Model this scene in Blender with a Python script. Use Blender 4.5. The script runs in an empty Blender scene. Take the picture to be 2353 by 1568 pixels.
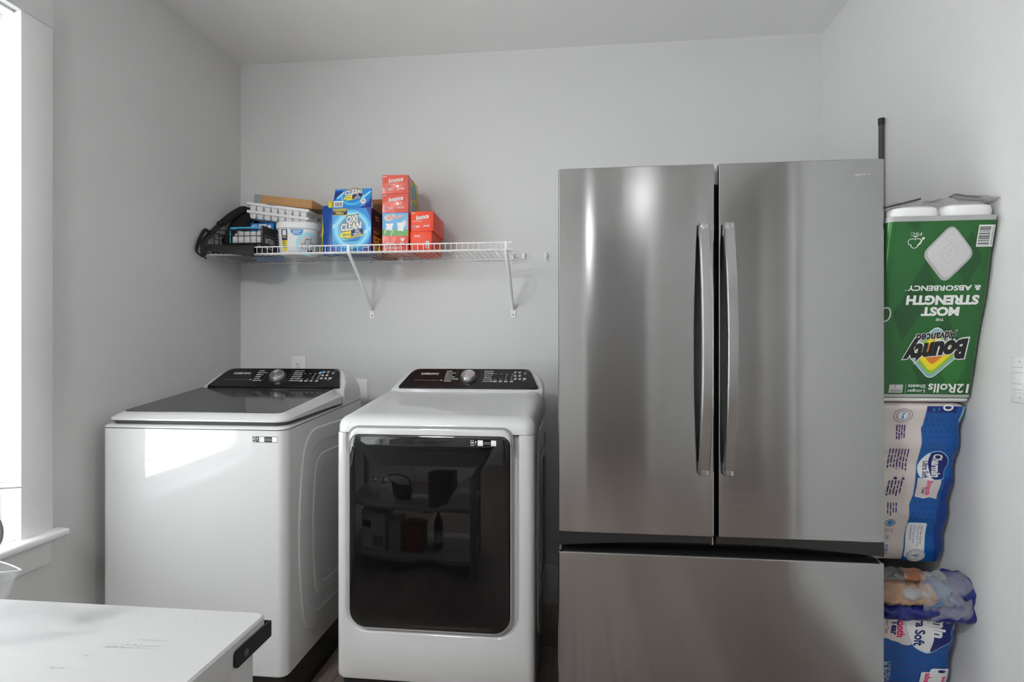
import bpy, bmesh, math, random
from mathutils import Vector, Matrix, Euler, noise
random.seed(7)
S = bpy.context.scene
COL = S.collection
PI = math.pi

# ------------------------------------------------------------------ camera
cd = bpy.data.cameras.new('camera')
cam = bpy.data.objects.new('camera', cd)
COL.objects.link(cam)
cam.location = (0, 0, 1.27)
cam.rotation_euler = (PI/2, 0, math.radians(6.2))
cd.sensor_width = 36
cd.lens = 1310/2353*36
cd.shift_y = 6/2353
cd.clip_start = 0.02
S.camera = cam
S.view_settings.view_transform = 'Standard'
S.view_settings.look = 'None'
S.view_settings.gamma = 1
S.view_settings.use_curve_mapping = False
S.view_settings.exposure = 0.43
S.cycles.use_denoising = True
S.cycles.max_bounces = 10
S.cycles.diffuse_bounces = 6
S.cycles.glossy_bounces = 6
S.cycles.transmission_bounces = 8
S.cycles.caustics_reflective = False
S.cycles.caustics_refractive = False
S.cycles.sample_clamp_indirect = 8

# ------------------------------------------------------------------ sky, sun and added lamps
w = bpy.data.worlds.new('sky'); S.world = w; w.use_nodes = True
wn = w.node_tree.nodes
wn['Background'].inputs[0].default_value = (0.95, 0.98, 1.0, 1)
wn['Background'].inputs[1].default_value = 5.0

def lamp(name, kind, loc, rot, energy, **kw):
    l = bpy.data.lights.new(name, kind); l.energy = energy
    for k, v in kw.items():
        if k == 'portal': l.cycles.is_portal = True
        else: setattr(l, k, v)
    o = bpy.data.objects.new(name, l); o.location = loc; o.rotation_euler = rot
    COL.objects.link(o); return o

lamp('sun', 'SUN', (0, 0, 5), (math.radians(48), 0, math.radians(70)), 30.0, angle=math.radians(2))
# openings the daylight comes in through (portals only guide the sky light)
lamp('window_portal', 'AREA', (-1.80, 1.15, 1.48), (0, -PI/2, 0), 1.0, shape='RECTANGLE', size=1.62, size_y=0.9, portal=True)
lamp('window_portal', 'AREA', (-1.80, -0.9, 1.48), (0, -PI/2, 0), 1.0, shape='RECTANGLE', size=1.62, size_y=0.9, portal=True)
LAMPS = [(-1.15, -0.55), (0.62, -1.95), (0.05, -3.7), (2.2, -0.6)]  # unseen lamps, added for fill light and streaks on the refrigerator
LAMP_W = [20, 0.5, 4, 12]
for (lx, ly), e in zip(LAMPS, LAMP_W):
    lamp('added_ceiling_lamp', 'AREA', (lx, ly, 2.60), (0, 0, 0), e, shape='DISK', size=0.34)
    lamp('added_lamp_glow', 'POINT', (lx, ly, 2.55), (0, 0, 0), e*1.15, shadow_soft_size=0.08)  # added point light, so more light reaches the ceiling

# ------------------------------------------------------------------ helpers
MATS = {}
def mat(name, col, rough=0.5, metal=0.0, coat=0.0, trans=0.0, ior=1.45, bump=None, vary=0.0, emit=0.0, aniso=0.0, alpha=1.0, sheen=0.0, spec=0.5):
    m = bpy.data.materials.new(name); m.use_nodes = True
    nt = m.node_tree; b = nt.nodes['Principled BSDF']
    c = col if len(col) == 4 else (*col, 1)
    b.inputs['Base Color'].default_value = c
    b.inputs['Roughness'].default_value = rough
    b.inputs['Metallic'].default_value = metal
    b.inputs['Coat Weight'].default_value = coat
    b.inputs['Coat Roughness'].default_value = 0.015
    b.inputs['Transmission Weight'].default_value = trans
    b.inputs['IOR'].default_value = ior
    b.inputs['Alpha'].default_value = alpha
    b.inputs['Specular IOR Level'].default_value = spec
    b.inputs['Sheen Weight'].default_value = sheen
    if emit:
        b.inputs['Emission Color'].default_value = c; b.inputs['Emission Strength'].default_value = emit
    if vary or bump:
        tc = nt.nodes.new('ShaderNodeTexCoord')
        mp = nt.nodes.new('ShaderNodeMapping')
        nz = nt.nodes.new('ShaderNodeTexNoise')
        sc = (bump or (1, 1, 1, 0, 40))[:3]
        mp.inputs['Scale'].default_value = sc
        nz.inputs['Scale'].default_value = (bump or (1, 1, 1, 0, 40))[4]
        nz.inputs['Detail'].default_value = 4
        nt.links.new(tc.outputs['Object'], mp.inputs[0]); nt.links.new(mp.outputs[0], nz.inputs['Vector'])
        if vary:
            mx = nt.nodes.new('ShaderNodeMix'); mx.data_type = 'RGBA'
            mx.inputs['A'].default_value = tuple(x*(1-vary) for x in c[:3]) + (1,)
            mx.inputs['B'].default_value = tuple(min(1, x*(1+vary)) for x in c[:3]) + (1,)
            nt.links.new(nz.outputs['Fac'], mx.inputs['Factor']); nt.links.new(mx.outputs['Result'], b.inputs['Base Color'])
        if bump and bump[3]:
            bp = nt.nodes.new('ShaderNodeBump'); bp.inputs['Strength'].default_value = bump[3]; bp.inputs['Distance'].default_value = 0.002
            nt.links.new(nz.outputs['Fac'], bp.inputs['Height']); nt.links.new(bp.outputs[0], b.inputs['Normal'])
    if aniso:
        b.inputs['Anisotropic'].default_value = aniso
        tg = nt.nodes.new('ShaderNodeTangent'); tg.direction_type = 'RADIAL'; tg.axis = 'Z'
        nt.links.new(tg.outputs[0], b.inputs['Tangent']); b.inputs['Anisotropic Rotation'].default_value = 0.25
    MATS[name] = m; return m
def g(v): return (v, v, v)
def srgb(r, gg, b):
    f = lambda x: (x/255/12.92 if x/255 <= .04045 else ((x/255+.055)/1.055)**2.4)
    return (f(r), f(gg), f(b))

mat('wall', g(0.67), 0.85, bump=(1, 1, 1, 0.12, 220), vary=0.02)
mat('ceil', g(0.90), 0.9, bump=(1, 1, 1, 0.1, 160), vary=0.01)
mat('trim', g(0.78), 0.35, vary=0.01)
mat('white', g(0.55), 0.35, coat=1.0, vary=0.004, spec=0.2)
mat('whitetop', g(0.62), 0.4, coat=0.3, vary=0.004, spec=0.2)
mat('plastic', g(0.80), 0.4, vary=0.01)
mat('wire', g(0.85), 0.35)
mat('black', g(0.012), 0.35, vary=0.1)
mat('blackgloss', g(0.006), 0.05, coat=0.5)
mat('panel', g(0.010), 0.16)
mat('lidglass', g(0.035), 0.09)
mat('doorglass', g(0.004), 0.03, coat=0.3)
mat('darkgrey', g(0.05), 0.45)
mat('seam', g(0.03), 0.6)
mat('midgrey', g(0.25), 0.4)
mat('steel', g(0.36), 0.13, metal=1.0, aniso=0.95, vary=0.05, bump=(1.5, 1.5, 260, 0, 3))
mat('steeledge', g(0.72), 0.2, metal=1.0)
mat('handle', g(0.46), 0.20, metal=1.0)
mat('knob', g(0.78), 0.32, metal=1.0, aniso=0.9)
mat('case', g(0.10), 0.5)
def thin_glass(name, tint, lo, hi):
    m = bpy.data.materials.new(name); m.use_nodes = True; nt = m.node_tree; nt.nodes.clear()
    out = nt.nodes.new('ShaderNodeOutputMaterial'); tr = nt.nodes.new('ShaderNodeBsdfTransparent'); gl = nt.nodes.new('ShaderNodeBsdfGlossy')
    gl.inputs['Roughness'].default_value = 0.01; tr.inputs[0].default_value = tint
    lw = nt.nodes.new('ShaderNodeLayerWeight'); lw.inputs['Blend'].default_value = 0.2
    mr = nt.nodes.new('ShaderNodeMapRange'); mr.inputs['To Min'].default_value = lo; mr.inputs['To Max'].default_value = hi
    mx = nt.nodes.new('ShaderNodeMixShader'); L = nt.links.new
    L(lw.outputs['Facing'], mr.inputs['Value']); L(mr.outputs[0], mx.inputs[0]); L(tr.outputs[0], mx.inputs[1]); L(gl.outputs[0], mx.inputs[2]); L(mx.outputs[0], out.inputs[0])
    MATS[name] = m
thin_glass('glass', (0.97, 0.975, 0.975, 1), 0.01, 0.30)
thin_glass('pane', (0.96, 0.98, 0.98, 1), 0.04, 0.25)
mat('paper', g(0.80), 0.8, bump=(1, 1, 1, 0.15, 90))
mat('tissue', g(0.86), 0.9, bump=(1, 1, 1, 0.35, 120))
mat('film', g(0.75), 0.12, alpha=0.24)
mat('filmgrey', g(0.35), 0.2, alpha=0.6)
mat('p_white', g(0.80), 0.45)
mat('p_dimwhite', g(0.55), 0.5)
mat('p_black', g(0.012), 0.45)
mat('p_grey', g(0.33), 0.5)
mat('p_silver', g(0.42), 0.3)
mat('p_lgrey', g(0.6), 0.5)
mat('g_green', srgb(28, 96, 40), 0.3, coat=0.2, bump=(1, 1, 1, 0.25, 18), vary=0.05)
mat('g_green2', srgb(20, 78, 32), 0.3, coat=0.2, bump=(1, 1, 1, 0.25, 18))
mat('g_green3', srgb(38, 112, 46), 0.3, coat=0.2, bump=(1, 1, 1, 0.25, 18))
mat('p_lime', srgb(150, 190, 60), 0.4); mat('p_yellow', srgb(240, 222, 40), 0.4)
mat('p_orange', srgb(225, 130, 45), 0.4); mat('p_teal', srgb(130, 180, 190), 0.4)
mat('cream', srgb(214, 205, 201), 0.5, bump=(1, 1, 2.5, 0.3, 22), vary=0.02)
mat('c_blue', srgb(12, 84, 158), 0.35, bump=(1, 1, 2.5, 0.3, 22), vary=0.06)
mat('c_blue2', srgb(10, 52, 132), 0.35, bump=(1, 1, 2.5, 0.3, 22))
mat('c_navy', srgb(22, 36, 110), 0.35)
mat('c_dot', srgb(30, 60, 130), 0.4)
mat('c_light', srgb(150, 205, 232), 0.4)
mat('p_pink', srgb(222, 40, 110), 0.5)
mat('p_purple', srgb(60, 40, 110), 0.5)
mat('oxi_blue', srgb(36, 138, 214), 0.3, coat=0.2)
mat('oxi_deep', srgb(22, 50, 135), 0.3, coat=0.2)
mat('oxi_side', srgb(22, 22, 80), 0.35)
mat('oxi_sky', srgb(90, 190, 232), 0.35)
mat('oxi_pale', srgb(160, 220, 242), 0.35)
mat('navy', srgb(28, 34, 86), 0.4)
mat('bounce', srgb(235, 74, 40), 0.4, vary=0.02)
mat('bouncewrap', srgb(226, 92, 76), 0.22, coat=0.5, bump=(1, 1, 1, 0.5, 90), vary=0.08)
mat('bouncedark', srgb(200, 66, 46), 0.45)
mat('sky_print', srgb(90, 165, 215), 0.35); mat('grass_print', srgb(96, 160, 84), 0.35)
mat('box_blue', srgb(20, 120, 205), 0.35); mat('sky_blue', srgb(70, 180, 222), 0.4)
mat('card', srgb(196, 150, 100), 0.8, vary=0.05)
mat('carddark', srgb(150, 108, 70), 0.8, vary=0.05)
mat('pouch', srgb(16, 78, 165), 0.3, coat=0.3, bump=(1, 1, 1, 0.3, 30))
mat('fabric', g(0.008), 0.8, bump=(1, 1, 1, 0.4, 150), vary=0.2)
mat('strap', g(0.014), 0.7, bump=(1, 1, 1, 0.4, 300), vary=0.2)
mat('nylon', g(0.020), 0.45, bump=(1, 1, 1, 0.3, 60), vary=0.2)
mat('tray', g(0.88), 0.35)
mat('cartwhite', g(0.40), 0.5, bump=(1, 20, 1, 0.05, 12), vary=0.008)
mat('scuff', g(0.30), 0.8)
mat('siding', g(0.62), 0.7); mat('lawn', (0.75, 0.75, 0.72), 0.9, vary=0.25)
mat('bread', srgb(158, 124, 98), 0.4, coat=0.4, vary=0.1)
mat('rust', srgb(130, 80, 45), 0.4, coat=0.3, vary=0.3)
mat('glow', (1, 1, 1), 0.5, emit=3.0)
mat('ledblue', srgb(90, 200, 240), 0.4, emit=0.6)
mat('fruit', g(0.10), 0.45, vary=0.2)
mat('red', srgb(150, 30, 30), 0.5)

# wooden floor planks
def wood():
    m = bpy.data.materials.new('floor_planks'); m.use_nodes = True; nt = m.node_tree; b = nt.nodes['Principled BSDF']
    tc = nt.nodes.new('ShaderNodeTexCoord'); mp = nt.nodes.new('ShaderNodeMapping'); mp.inputs['Rotation'].default_value = (0, 0, PI/2)
    br = nt.nodes.new('ShaderNodeTexBrick'); br.offset = 0.37
    br.inputs['Color1'].default_value = (*srgb(160, 148, 141), 1); br.inputs['Color2'].default_value = (*srgb(136, 123, 116), 1)
    br.inputs['Mortar'].default_value = (*srgb(45, 32, 26), 1)
    br.inputs['Scale'].default_value = 1; br.inputs['Brick Width'].default_value = 1.2; br.inputs['Row Height'].default_value = 0.15
    br.inputs['Mortar Size'].default_value = 0.0015
    mp2 = nt.nodes.new('ShaderNodeMapping'); mp2.inputs['Scale'].default_value = (30, 1.6, 1)
    nz = nt.nodes.new('ShaderNodeTexNoise'); nz.inputs['Scale'].default_value = 2.2; nz.inputs['Detail'].default_value = 6
    mx = nt.nodes.new('ShaderNodeMix'); mx.data_type = 'RGBA'; mx.blend_type = 'MULTIPLY'; mx.inputs['Factor'].default_value = 0.7
    L = nt.links.new
    L(tc.outputs['Object'], mp.inputs[0]); L(mp.outputs[0], br.inputs['Vector'])
    L(tc.outputs['Object'], mp2.inputs[0]); L(mp2.outputs[0], nz.inputs['Vector'])
    rp = nt.nodes.new('ShaderNodeValToRGB'); rp.color_ramp.elements[0].color = (.45, .42, .4, 1); rp.color_ramp.elements[1].color = (1, 1, 1, 1)
    rp.color_ramp.elements[0].position = .3; rp.color_ramp.elements[1].position = .7
    L(nz.outputs['Fac'], rp.inputs[0]); L(br.outputs['Color'], mx.inputs['A']); L(rp.outputs[0], mx.inputs['B'])
    L(mx.outputs['Result'], b.inputs['Base Color']); b.inputs['Roughness'].default_value = 0.35
    MATS['wood'] = m
wood()

def props(o, label=None, cat=None, group=None, kind=None):
    if label: o['label'] = label
    if cat: o['category'] = cat
    if group: o['group'] = group
    if kind: o['kind'] = kind
    return o
def thing(name, label, cat, loc=(0, 0, 0), rot=(0, 0, 0), group=None):
    o = bpy.data.objects.new(name, None); o.empty_display_size = 0.05
    o.location = loc; o.rotation_euler = rot; COL.objects.link(o)
    return props(o, label, cat, group)
def obj(name, bm, m, parent=None, sharp=32, loc=None, rot=None, label=None):
    bmesh.ops.recalc_face_normals(bm, faces=bm.faces)
    ca = math.radians(sharp)
    for f in bm.faces: f.smooth = True
    for e in bm.edges:
        if len(e.link_faces) == 2 and e.calc_face_angle(0) > ca: e.smooth = False
    me = bpy.data.meshes.new(name); bm.to_mesh(me); bm.free()
    for x in (m if isinstance(m, (list, tuple)) else [m]): me.materials.append(MATS[x])
    o = bpy.data.objects.new(name, me); COL.objects.link(o)
    if parent: o.parent = parent
    if loc: o.location = loc
    if rot: o.rotation_euler = rot
    if label: o['label'] = label
    return o
def B(): return bmesh.new()
def bx(bm, x0, y0, z0, x1, y1, z1, bev=0.0, seg=2, mi=0):
    t = bmesh.new()
    mtx = Matrix.Translation(((x0+x1)/2, (y0+y1)/2, (z0+z1)/2)) @ Matrix.Diagonal((abs(x1-x0), abs(y1-y0), abs(z1-z0), 1))
    bmesh.ops.create_cube(t, size=1, matrix=mtx)
    if bev: bmesh.ops.bevel(t, geom=list(t.edges), offset=bev, segments=seg, affect='EDGES', profile=0.5)
    join(bm, t, mi); return bm
def join(bm, t, mi=0, M=None):
    vm = {}
    for v in t.verts: vm[v] = bm.verts.new(M @ v.co if M else v.co)
    for f in t.faces:
        try:
            nf = bm.faces.new([vm[v] for v in f.verts]); nf.material_index = mi
        except ValueError: pass
    t.free()
def loft(bm, rings, cap0=True, cap1=True, closed=True, mi=0):
    vr = [[bm.verts.new(p) for p in r] for r in rings]
    n = len(vr[0])
    for a, b in zip(vr, vr[1:]):
        for i in range(n if closed else n-1):
            j = (i+1) % n
            try: bm.faces.new((a[i], a[j], b[j], b[i])).material_index = mi
            except ValueError: pass
    if cap0: bm.faces.new(vr[0][::-1]).material_index = mi
    if cap1: bm.faces.new(vr[-1]).material_index = mi
    return bm
def rr(x0, y0, x1, y1, r, n=6):
    """rounded rectangle, counter-clockwise; r one number or four (bl, br, tr, tl)"""
    rs = r if isinstance(r, (list, tuple)) else (r,)*4
    out = []
    for (cx, cy, a0), q in zip(((x0, y0, PI), (x1, y0, 1.5*PI), (x1, y1, 0), (x0, y1, .5*PI)), rs):
        q = max(q, 1e-5)
        ccx = cx + (q if cx == x0 else -q); ccy = cy + (q if cy == y0 else -q)
        for i in range(n+1):
            a = a0 + i/n*PI/2
            out.append((ccx+q*math.cos(a), ccy+q*math.sin(a)))
    return out
def tube(bm, pts, r, seg=8, closed=False, flat=None, up=None, mi=0):
    """swept round (or flat = half-width, half-thickness) section along points"""
    P = [Vector(p) for p in pts]; n = len(P); rings = []
    prev = Vector(up) if up else None
    for i in range(n):
        d = (P[(i+1) % n]-P[i-1]) if closed else (P[min(i+1, n-1)]-P[max(i-1, 0)])
        d.normalize()
        if prev is None: prev = Vector((0, 0, 1)) if abs(d.z) < .9 else Vector((1, 0, 0))
        a = prev - d*prev.dot(d)
        if a.length < 1e-5: a = d.orthogonal()
        a.normalize(); b = d.cross(a); prev = a
        ri = r[i] if isinstance(r, (list, tuple)) else r
        ra, rb = (flat[0], flat[1]) if flat else (ri, ri)
        rings.append([P[i]+a*math.cos(k/seg*2*PI)*rb+b*math.sin(k/seg*2*PI)*ra for k in range(seg)])
    if closed:
        rings.append(rings[0]); loft(bm, rings, False, False, mi=mi); bmesh.ops.remove_doubles(bm, verts=bm.verts, dist=1e-6)
    else: loft(bm, rings, mi=mi)
    return bm
def lathe(bm, prof, seg=32, c=(0, 0, 0), cap=True, mi=0):
    rings = [[(c[0]+r*math.cos(k/seg*2*PI), c[1]+r*math.sin(k/seg*2*PI), c[2]+z) for k in range(seg)] for r, z in prof]
    return loft(bm, rings, cap, cap, mi=mi)
def smooth_pts(pts, n=6):
    P = [Vector(p) for p in pts]; out = []
    for i in range(len(P)-1):
        p0, p1, p2, p3 = P[max(i-1, 0)], P[i], P[i+1], P[min(i+2, len(P)-1)]
        for k in range(n):
            t = k/n
            out.append(0.5*((2*p1)+(p2-p0)*t+(2*p0-5*p1+4*p2-p3)*t*t+(3*p1-p0-3*p2+p3)*t*t*t))
    out.append(P[-1]); return out

# ------------------------------------------------------------------ printed art and lettering
TC = {}
def text2d(s, shear=0.0, bold=0.0):
    k = (s, shear, bold)
    if k not in TC:
        c = bpy.data.curves.new('t', 'FONT'); c.body = s; c.shear = shear; c.offset = bold; c.resolution_u = 3; c.fill_mode = 'FRONT'
        o = bpy.data.objects.new('t', c); me = bpy.data.meshes.new_from_object(o)
        vs = [(v.co.x, v.co.y) for v in me.vertices]; fs = [tuple(p.vertices) for p in me.polygons]
        bpy.data.objects.remove(o); bpy.data.curves.remove(c); bpy.data.meshes.remove(me)
        TC[k] = (vs, fs)
    return TC[k]
class Print:
    """flat art in (u, v) metres, stacked in layers, mapped onto a surface"""
    def __init__(s, flip=False, W=0, H=0): s.it = []; s.flip = flip; s.W = W; s.H = H
    def add(s, vs, fs, m, lay):
        if s.flip: vs = [(s.W-x, s.H-y) for x, y in vs]
        s.it.append((vs, fs, m, lay))
    def poly(s, pts, m, lay=1): s.add(list(pts), [tuple(range(len(pts)))], m, lay)
    def rect(s, u0, v0, u1, v1, m, lay=1): s.poly([(u0, v0), (u1, v0), (u1, v1), (u0, v1)], m, lay)
    def rrect(s, u0, v0, u1, v1, r, m, lay=1): s.poly(rr(min(u0, u1), min(v0, v1), max(u0, u1), max(v0, v1), r, 5), m, lay)
    def ell(s, cu, cv, ru, rv, m, lay=1, n=28): s.poly([(cu+ru*math.cos(i/n*2*PI), cv+rv*math.sin(i/n*2*PI)) for i in range(n)], m, lay)
    def ring(s, cu, cv, ru, rv, t, m, lay=1, n=32):
        vs = [(cu+a*math.cos(i/n*2*PI), cv+b*math.sin(i/n*2*PI)) for a, b in ((ru, rv), (ru-t, rv-t)) for i in range(n)]
        s.add(vs, [(i, (i+1) % n, n+(i+1) % n, n+i) for i in range(n)], m, lay)
    def dia(s, cu, cv, ru, rv, m, lay=1, r=0.25):
        base = [(cu, cv-rv), (cu+ru, cv), (cu, cv+rv), (cu-ru, cv)]; out = []
        for i in range(4):
            p, c, q = base[i-1], base[i], base[(i+1) % 4]
            a = (c[0]+(p[0]-c[0])*r, c[1]+(p[1]-c[1])*r); b = (c[0]+(q[0]-c[0])*r, c[1]+(q[1]-c[1])*r)
            for k in range(6):
                t = k/5; out.append(((1-t)**2*a[0]+2*t*(1-t)*c[0]+t*t*b[0], (1-t)**2*a[1]+2*t*(1-t)*c[1]+t*t*b[1]))
        s.poly(out, m, lay)
    def text(s, t, u0, v0, u1, v1, m, lay=3, shear=0.0, bold=0.0, rot=0, slant=0.0):
        vs, fs = text2d(t, shear, bold)
        if not vs: return
        xs = [p[0] for p in vs]; ys = [p[1] for p in vs]
        x0, x1, y0, y1 = min(xs), max(xs), min(ys), max(ys)
        out = []
        for x, y in vs:
            a, b = (x-x0)/(x1-x0), (y-y0)/(y1-y0)
            if rot == 90: a, b = 1-b, a
            elif rot == 180: a, b = 1-a, 1-b
            elif rot == 270: a, b = b, 1-a
            out.append((u0+a*(u1-u0), v0+b*(v1-v0)+slant*a*(u1-u0)))
        s.add(out, fs, m, lay)
    def lines(s, u0, v0, u1, v1, n, m, lay=2, fill=0.45, rot=0, seed=1):
        """rows of tiny unreadable print drawn as dashes"""
        R = random.Random(seed)
        L, T = ((u1-u0), (v1-v0)) if not rot else ((v1-v0), (u1-u0))
        h = T/n
        for i in range(n):
            p = 0.0; end = L*R.uniform(.75, 1)
            while p < end:
                q = min(end, p+h*R.uniform(1.2, 3.2))
                a0, a1, b0, b1 = p, q, i*h, i*h+h*fill
                if not rot: s.rect(u0+a0, v1-b1, u0+a1, v1-b0, m, lay)
                else: s.rect(u1-b1, v1-a1, u1-b0, v1-a0, m, lay)
                p = q+h*.45
    def bars(s, u0, v0, u1, v1, m, lay=3, vert=True, seed=3):
        R = random.Random(seed); p = 0; L = (u1-u0) if vert else (v1-v0); e = L/60
        while p < L-e:
            q = min(L, p+e*R.choice((1, 1, 2, 3)))
            if vert: s.rect(u0+p, v0, u0+q, v1, m, lay)
            else: s.rect(u0, v0+p, u1, v0+q, m, lay)
            p = q+e*R.choice((1, 1, 2))
    def build(s, name, parent, fmap, maxlen=0.0, base=0.0004, step=0.00025, label=None):
        bm = bmesh.new(); ms = []
        for vs, fs, m, lay in s.it:
            if m not in ms: ms.append(m)
            t = bmesh.new(); vv = [t.verts.new((x, y, 0)) for x, y in vs]
            for f in fs:
                try: t.faces.new([vv[i] for i in f])
                except ValueError: pass
            for f in t.faces:
                if f.normal.z == 0: f.normal_update()
            if maxlen:
                bmesh.ops.triangulate(t, faces=t.faces)
                for _ in range(6):
                    le = [e for e in t.edges if e.calc_length() > maxlen]
                    if not le: break
                    bmesh.ops.subdivide_edges(t, edges=le, cuts=1); bmesh.ops.triangulate(t, faces=t.faces)
            h = base+step*lay
            for v in t.verts: v.co = Vector(fmap(v.co.x, v.co.y, h))
            join(bm, t, ms.index(m))
        for f in bm.faces: f.smooth = False
        me = bpy.data.meshes.new(name); bm.to_mesh(me); bm.free()
        for m in ms: me.materials.append(MATS[m])
        o = bpy.data.objects.new(name, me); COL.objects.link(o); o.parent = parent
        if label: o['label'] = label
        return o
def plane_map(o, U, V):
    o, U, V = Vector(o), Vector(U).normalized(), Vector(V).normalized(); N = U.cross(V)
    return lambda u, v, h: o+U*u+V*v+N*h

# ================================================================== the room
XL, XR, YB, YF, ZC = -1.726, 1.153, 2.80, -2.30, 2.72
def struct(name, bm, m, parent=None, **k):
    o = obj(name, bm, m, parent, **k)
    if not parent: o['kind'] = 'structure'
    return o
struct('floor', bx(B(), XL-.12, YF-.12, -.06, XR+.12, YB+.12, 0), 'wood')
struct('ceiling', bx(B(), XL-.12, YF-.12, ZC, XR+.12, YB+.12, ZC+.08), 'ceil')
struct('wall_back', bx(B(), XL-.12, YB, 0, XR+.12, YB+.12, ZC), 'wall')
OY0, OY1, OZ = -1.75, 0.22, 2.42
b = B(); bx(b, XR, OY1, 0, XR+.12, YB, ZC); bx(b, XR, YF, 0, XR+.12, OY0, ZC); bx(b, XR, OY0, OZ, XR+.12, OY1, ZC)
struct('wall_right', b, 'wall')
tr_ = thing('trim_2', None, None, (XR, OY1, 0)); tr_['kind'] = 'structure'
b = B(); bx(b, -.02, 0, 0, 0, .09, OZ+.09, .004); bx(b, -.02, OY0-OY1-.09, 0, 0, OY0-OY1, OZ+.09, .004); bx(b, -.02, OY0-OY1, OZ, 0, 0, OZ+.09, .004)
bx(b, 0, -.012, 0, .12, 0, OZ)
obj('casing', b, 'trim', tr_)
struct('floor', bx(B(), XR+.12, -2.6, -.06, XR+2.4, .7, 0), 'wood'); struct('ceiling', bx(B(), XR+.12, -2.6, ZC, XR+2.4, .7, ZC+.08), 'ceil')
b = B(); bx(b, XR+2.3, -2.6, 0, XR+2.4, .7, ZC); bx(b, XR+.12, .6, 0, XR+2.3, .7, ZC); bx(b, XR+.12, -2.6, 0, XR+2.3, -2.5, ZC)
struct('wall_right', b, 'wall')
WZ0, WZ1 = 0.655, 2.30
WINS = [(0.62, 1.597), (-1.40, -0.42)]  # the second one, behind the camera, is added to let in fill daylight
b = B()
ys = [YF, -1.40, -0.42, 0.62, 1.597, YB]
for i in (0, 2, 4): bx(b, XL-.12, ys[i], 0, XL, ys[i+1], ZC)
for a, c in WINS:
    bx(b, XL-.12, a, 0, XL, c, WZ0); bx(b, XL-.12, a, WZ1, XL, c, ZC)
struct('wall_left', b, 'wall')
DX0, DX1 = 0.0, 0.72
b = B()
bx(b, XL, YF-.12, 0, DX0, YF, ZC); bx(b, DX1, YF-.12, 0, XR, YF, ZC); bx(b, DX0, YF-.12, 2.42, DX1, YF, ZC)
struct('wall_front', b, 'wall')
# cased opening behind the camera and the lit room beyond it
d = thing('trim_1', None, None, (0, YF, 0)); d['kind'] = 'structure'
b = B(); bx(b, DX0-.09, 0, 0, DX0, .02, 2.51, .004); bx(b, DX1, 0, 0, DX1+.09, .02, 2.51, .004); bx(b, DX0, 0, 2.42, DX1, .02, 2.51, .004)
obj('casing', b, 'trim', d)
struct('floor', bx(B(), -1.2, -5.0, -.06, 1.8, YF-.12, 0), 'wood'); struct('ceiling', bx(B(), -1.2, -5.0, ZC, 1.8, YF-.12, ZC+.08), 'ceil')
struct('wall_front', bx(B(), -1.2, -5.1, 0, 1.8, -5.0, ZC), 'ceil')
for nm, x in (('wall_left', -1.3), ('wall_right', 1.8)): struct(nm, bx(B(), x, -5.1, 0, x+.1, YF-.12, ZC), 'ceil')
# baseboards
def baseb(name, x0, y0, x1, y1):
    b = B(); bx(b, x0, y0, 0, x1, y1, .165, .004)
    if abs(x1-x0) > abs(y1-y0): bx(b, x0, y0+.004, .16, x1, y1, .185, .004)
    else: bx(b, x0 if x0 == XL else x0+.004, y0, .16, x1-.004 if x0 == XL else x1, y1, .185, .004)
    struct(name, b, 'trim')
baseb('baseboard_back', XL, YB-.016, XR, YB)
baseb('baseboard_left', XL, YF, XL+.016, YB-.016)
baseb('baseboard_right', XR-.016, OY1+.09, XR, YB-.016)

def window(name, y0, y1):
    t = thing(name, None, None, (XL, (y0+y1)/2, WZ0)); t['kind'] = 'structure'
    h = (y1-y0)/2; H = WZ1-WZ0; cw = .103
    b = B()
    for s in (-1, 1): bx(b, 0, min(s*(h-.006), s*(h+cw)), .005, .024, max(s*(h-.006), s*(h+cw)), H+.004, .002)
    bx(b, 0, -h-cw, H+.004, .026, h+cw, H+.10, .003)
    obj('casing', b, 'trim', t)
    b = B()
    for s in (-1, 1): bx(b, -.12, min(s*h, s*(h-.004)), 0, .0, max(s*h, s*(h-.004)), H)
    bx(b, -.12, -h, H-.004, 0, h, H); obj('jamb', b, 'trim', t)
    b = B(); bx(b, -.12, -h, -.004, .0, h, .0055); bx(b, .0, -h-cw-.022, -.018, .068, h+cw+.022, .006, .008, 3)
    obj('stool', b, 'trim', t)
    b = B(); bx(b, 0, -h-cw, -.105, .018, h+cw, -.018, .002); obj('apron', b, 'trim', t)
    for nm, x, z0, z1 in (('lower_sash', -.075, .004, H*.5+.02), ('upper_sash', -.105, H*.5-.02, H-.004)):
        b = B(); q = .042
        for s in (-1, 1): bx(b, x-.015, min(s*(h-.004), s*(h-q)), z0, x+.015, max(s*(h-.004), s*(h-q)), z1, .003)
        bx(b, x-.015, -h+q, z0, x+.015, h-q, z0+q+.008, .003); bx(b, x-.015, -h+q, z1-q, x+.015, h-q, z1, .003)
        sa = obj(nm, b, 'trim', t)
        b = B(); bx(b, x-.002, -h+q-.003, z0+q, x+.002, h-q+.003, z1-q); obj('pane', b, 'pane', sa)
    return t
for i, (a, c) in enumerate(WINS): window('window_%d' % (i+1), a, c)

# outside
b = B()
for k in range(26):
    z = -.6+k*.16
    b2 = bmesh.new(); loft(b2, [[(-6.0, y, z), (-5.96, y, z), (-6.0, y, z+.165)] for y in (-6, 9)]); join(b, b2)
h = obj('house', b, 'siding'); props(h, 'pale lap siding of the house next door beyond the window', 'house')
b = B(); bx(b, -14, -12, -.75, XL-.14, 14, -.65); gr = obj('lawn', b, 'lawn'); gr['kind'] = 'structure'

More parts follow.
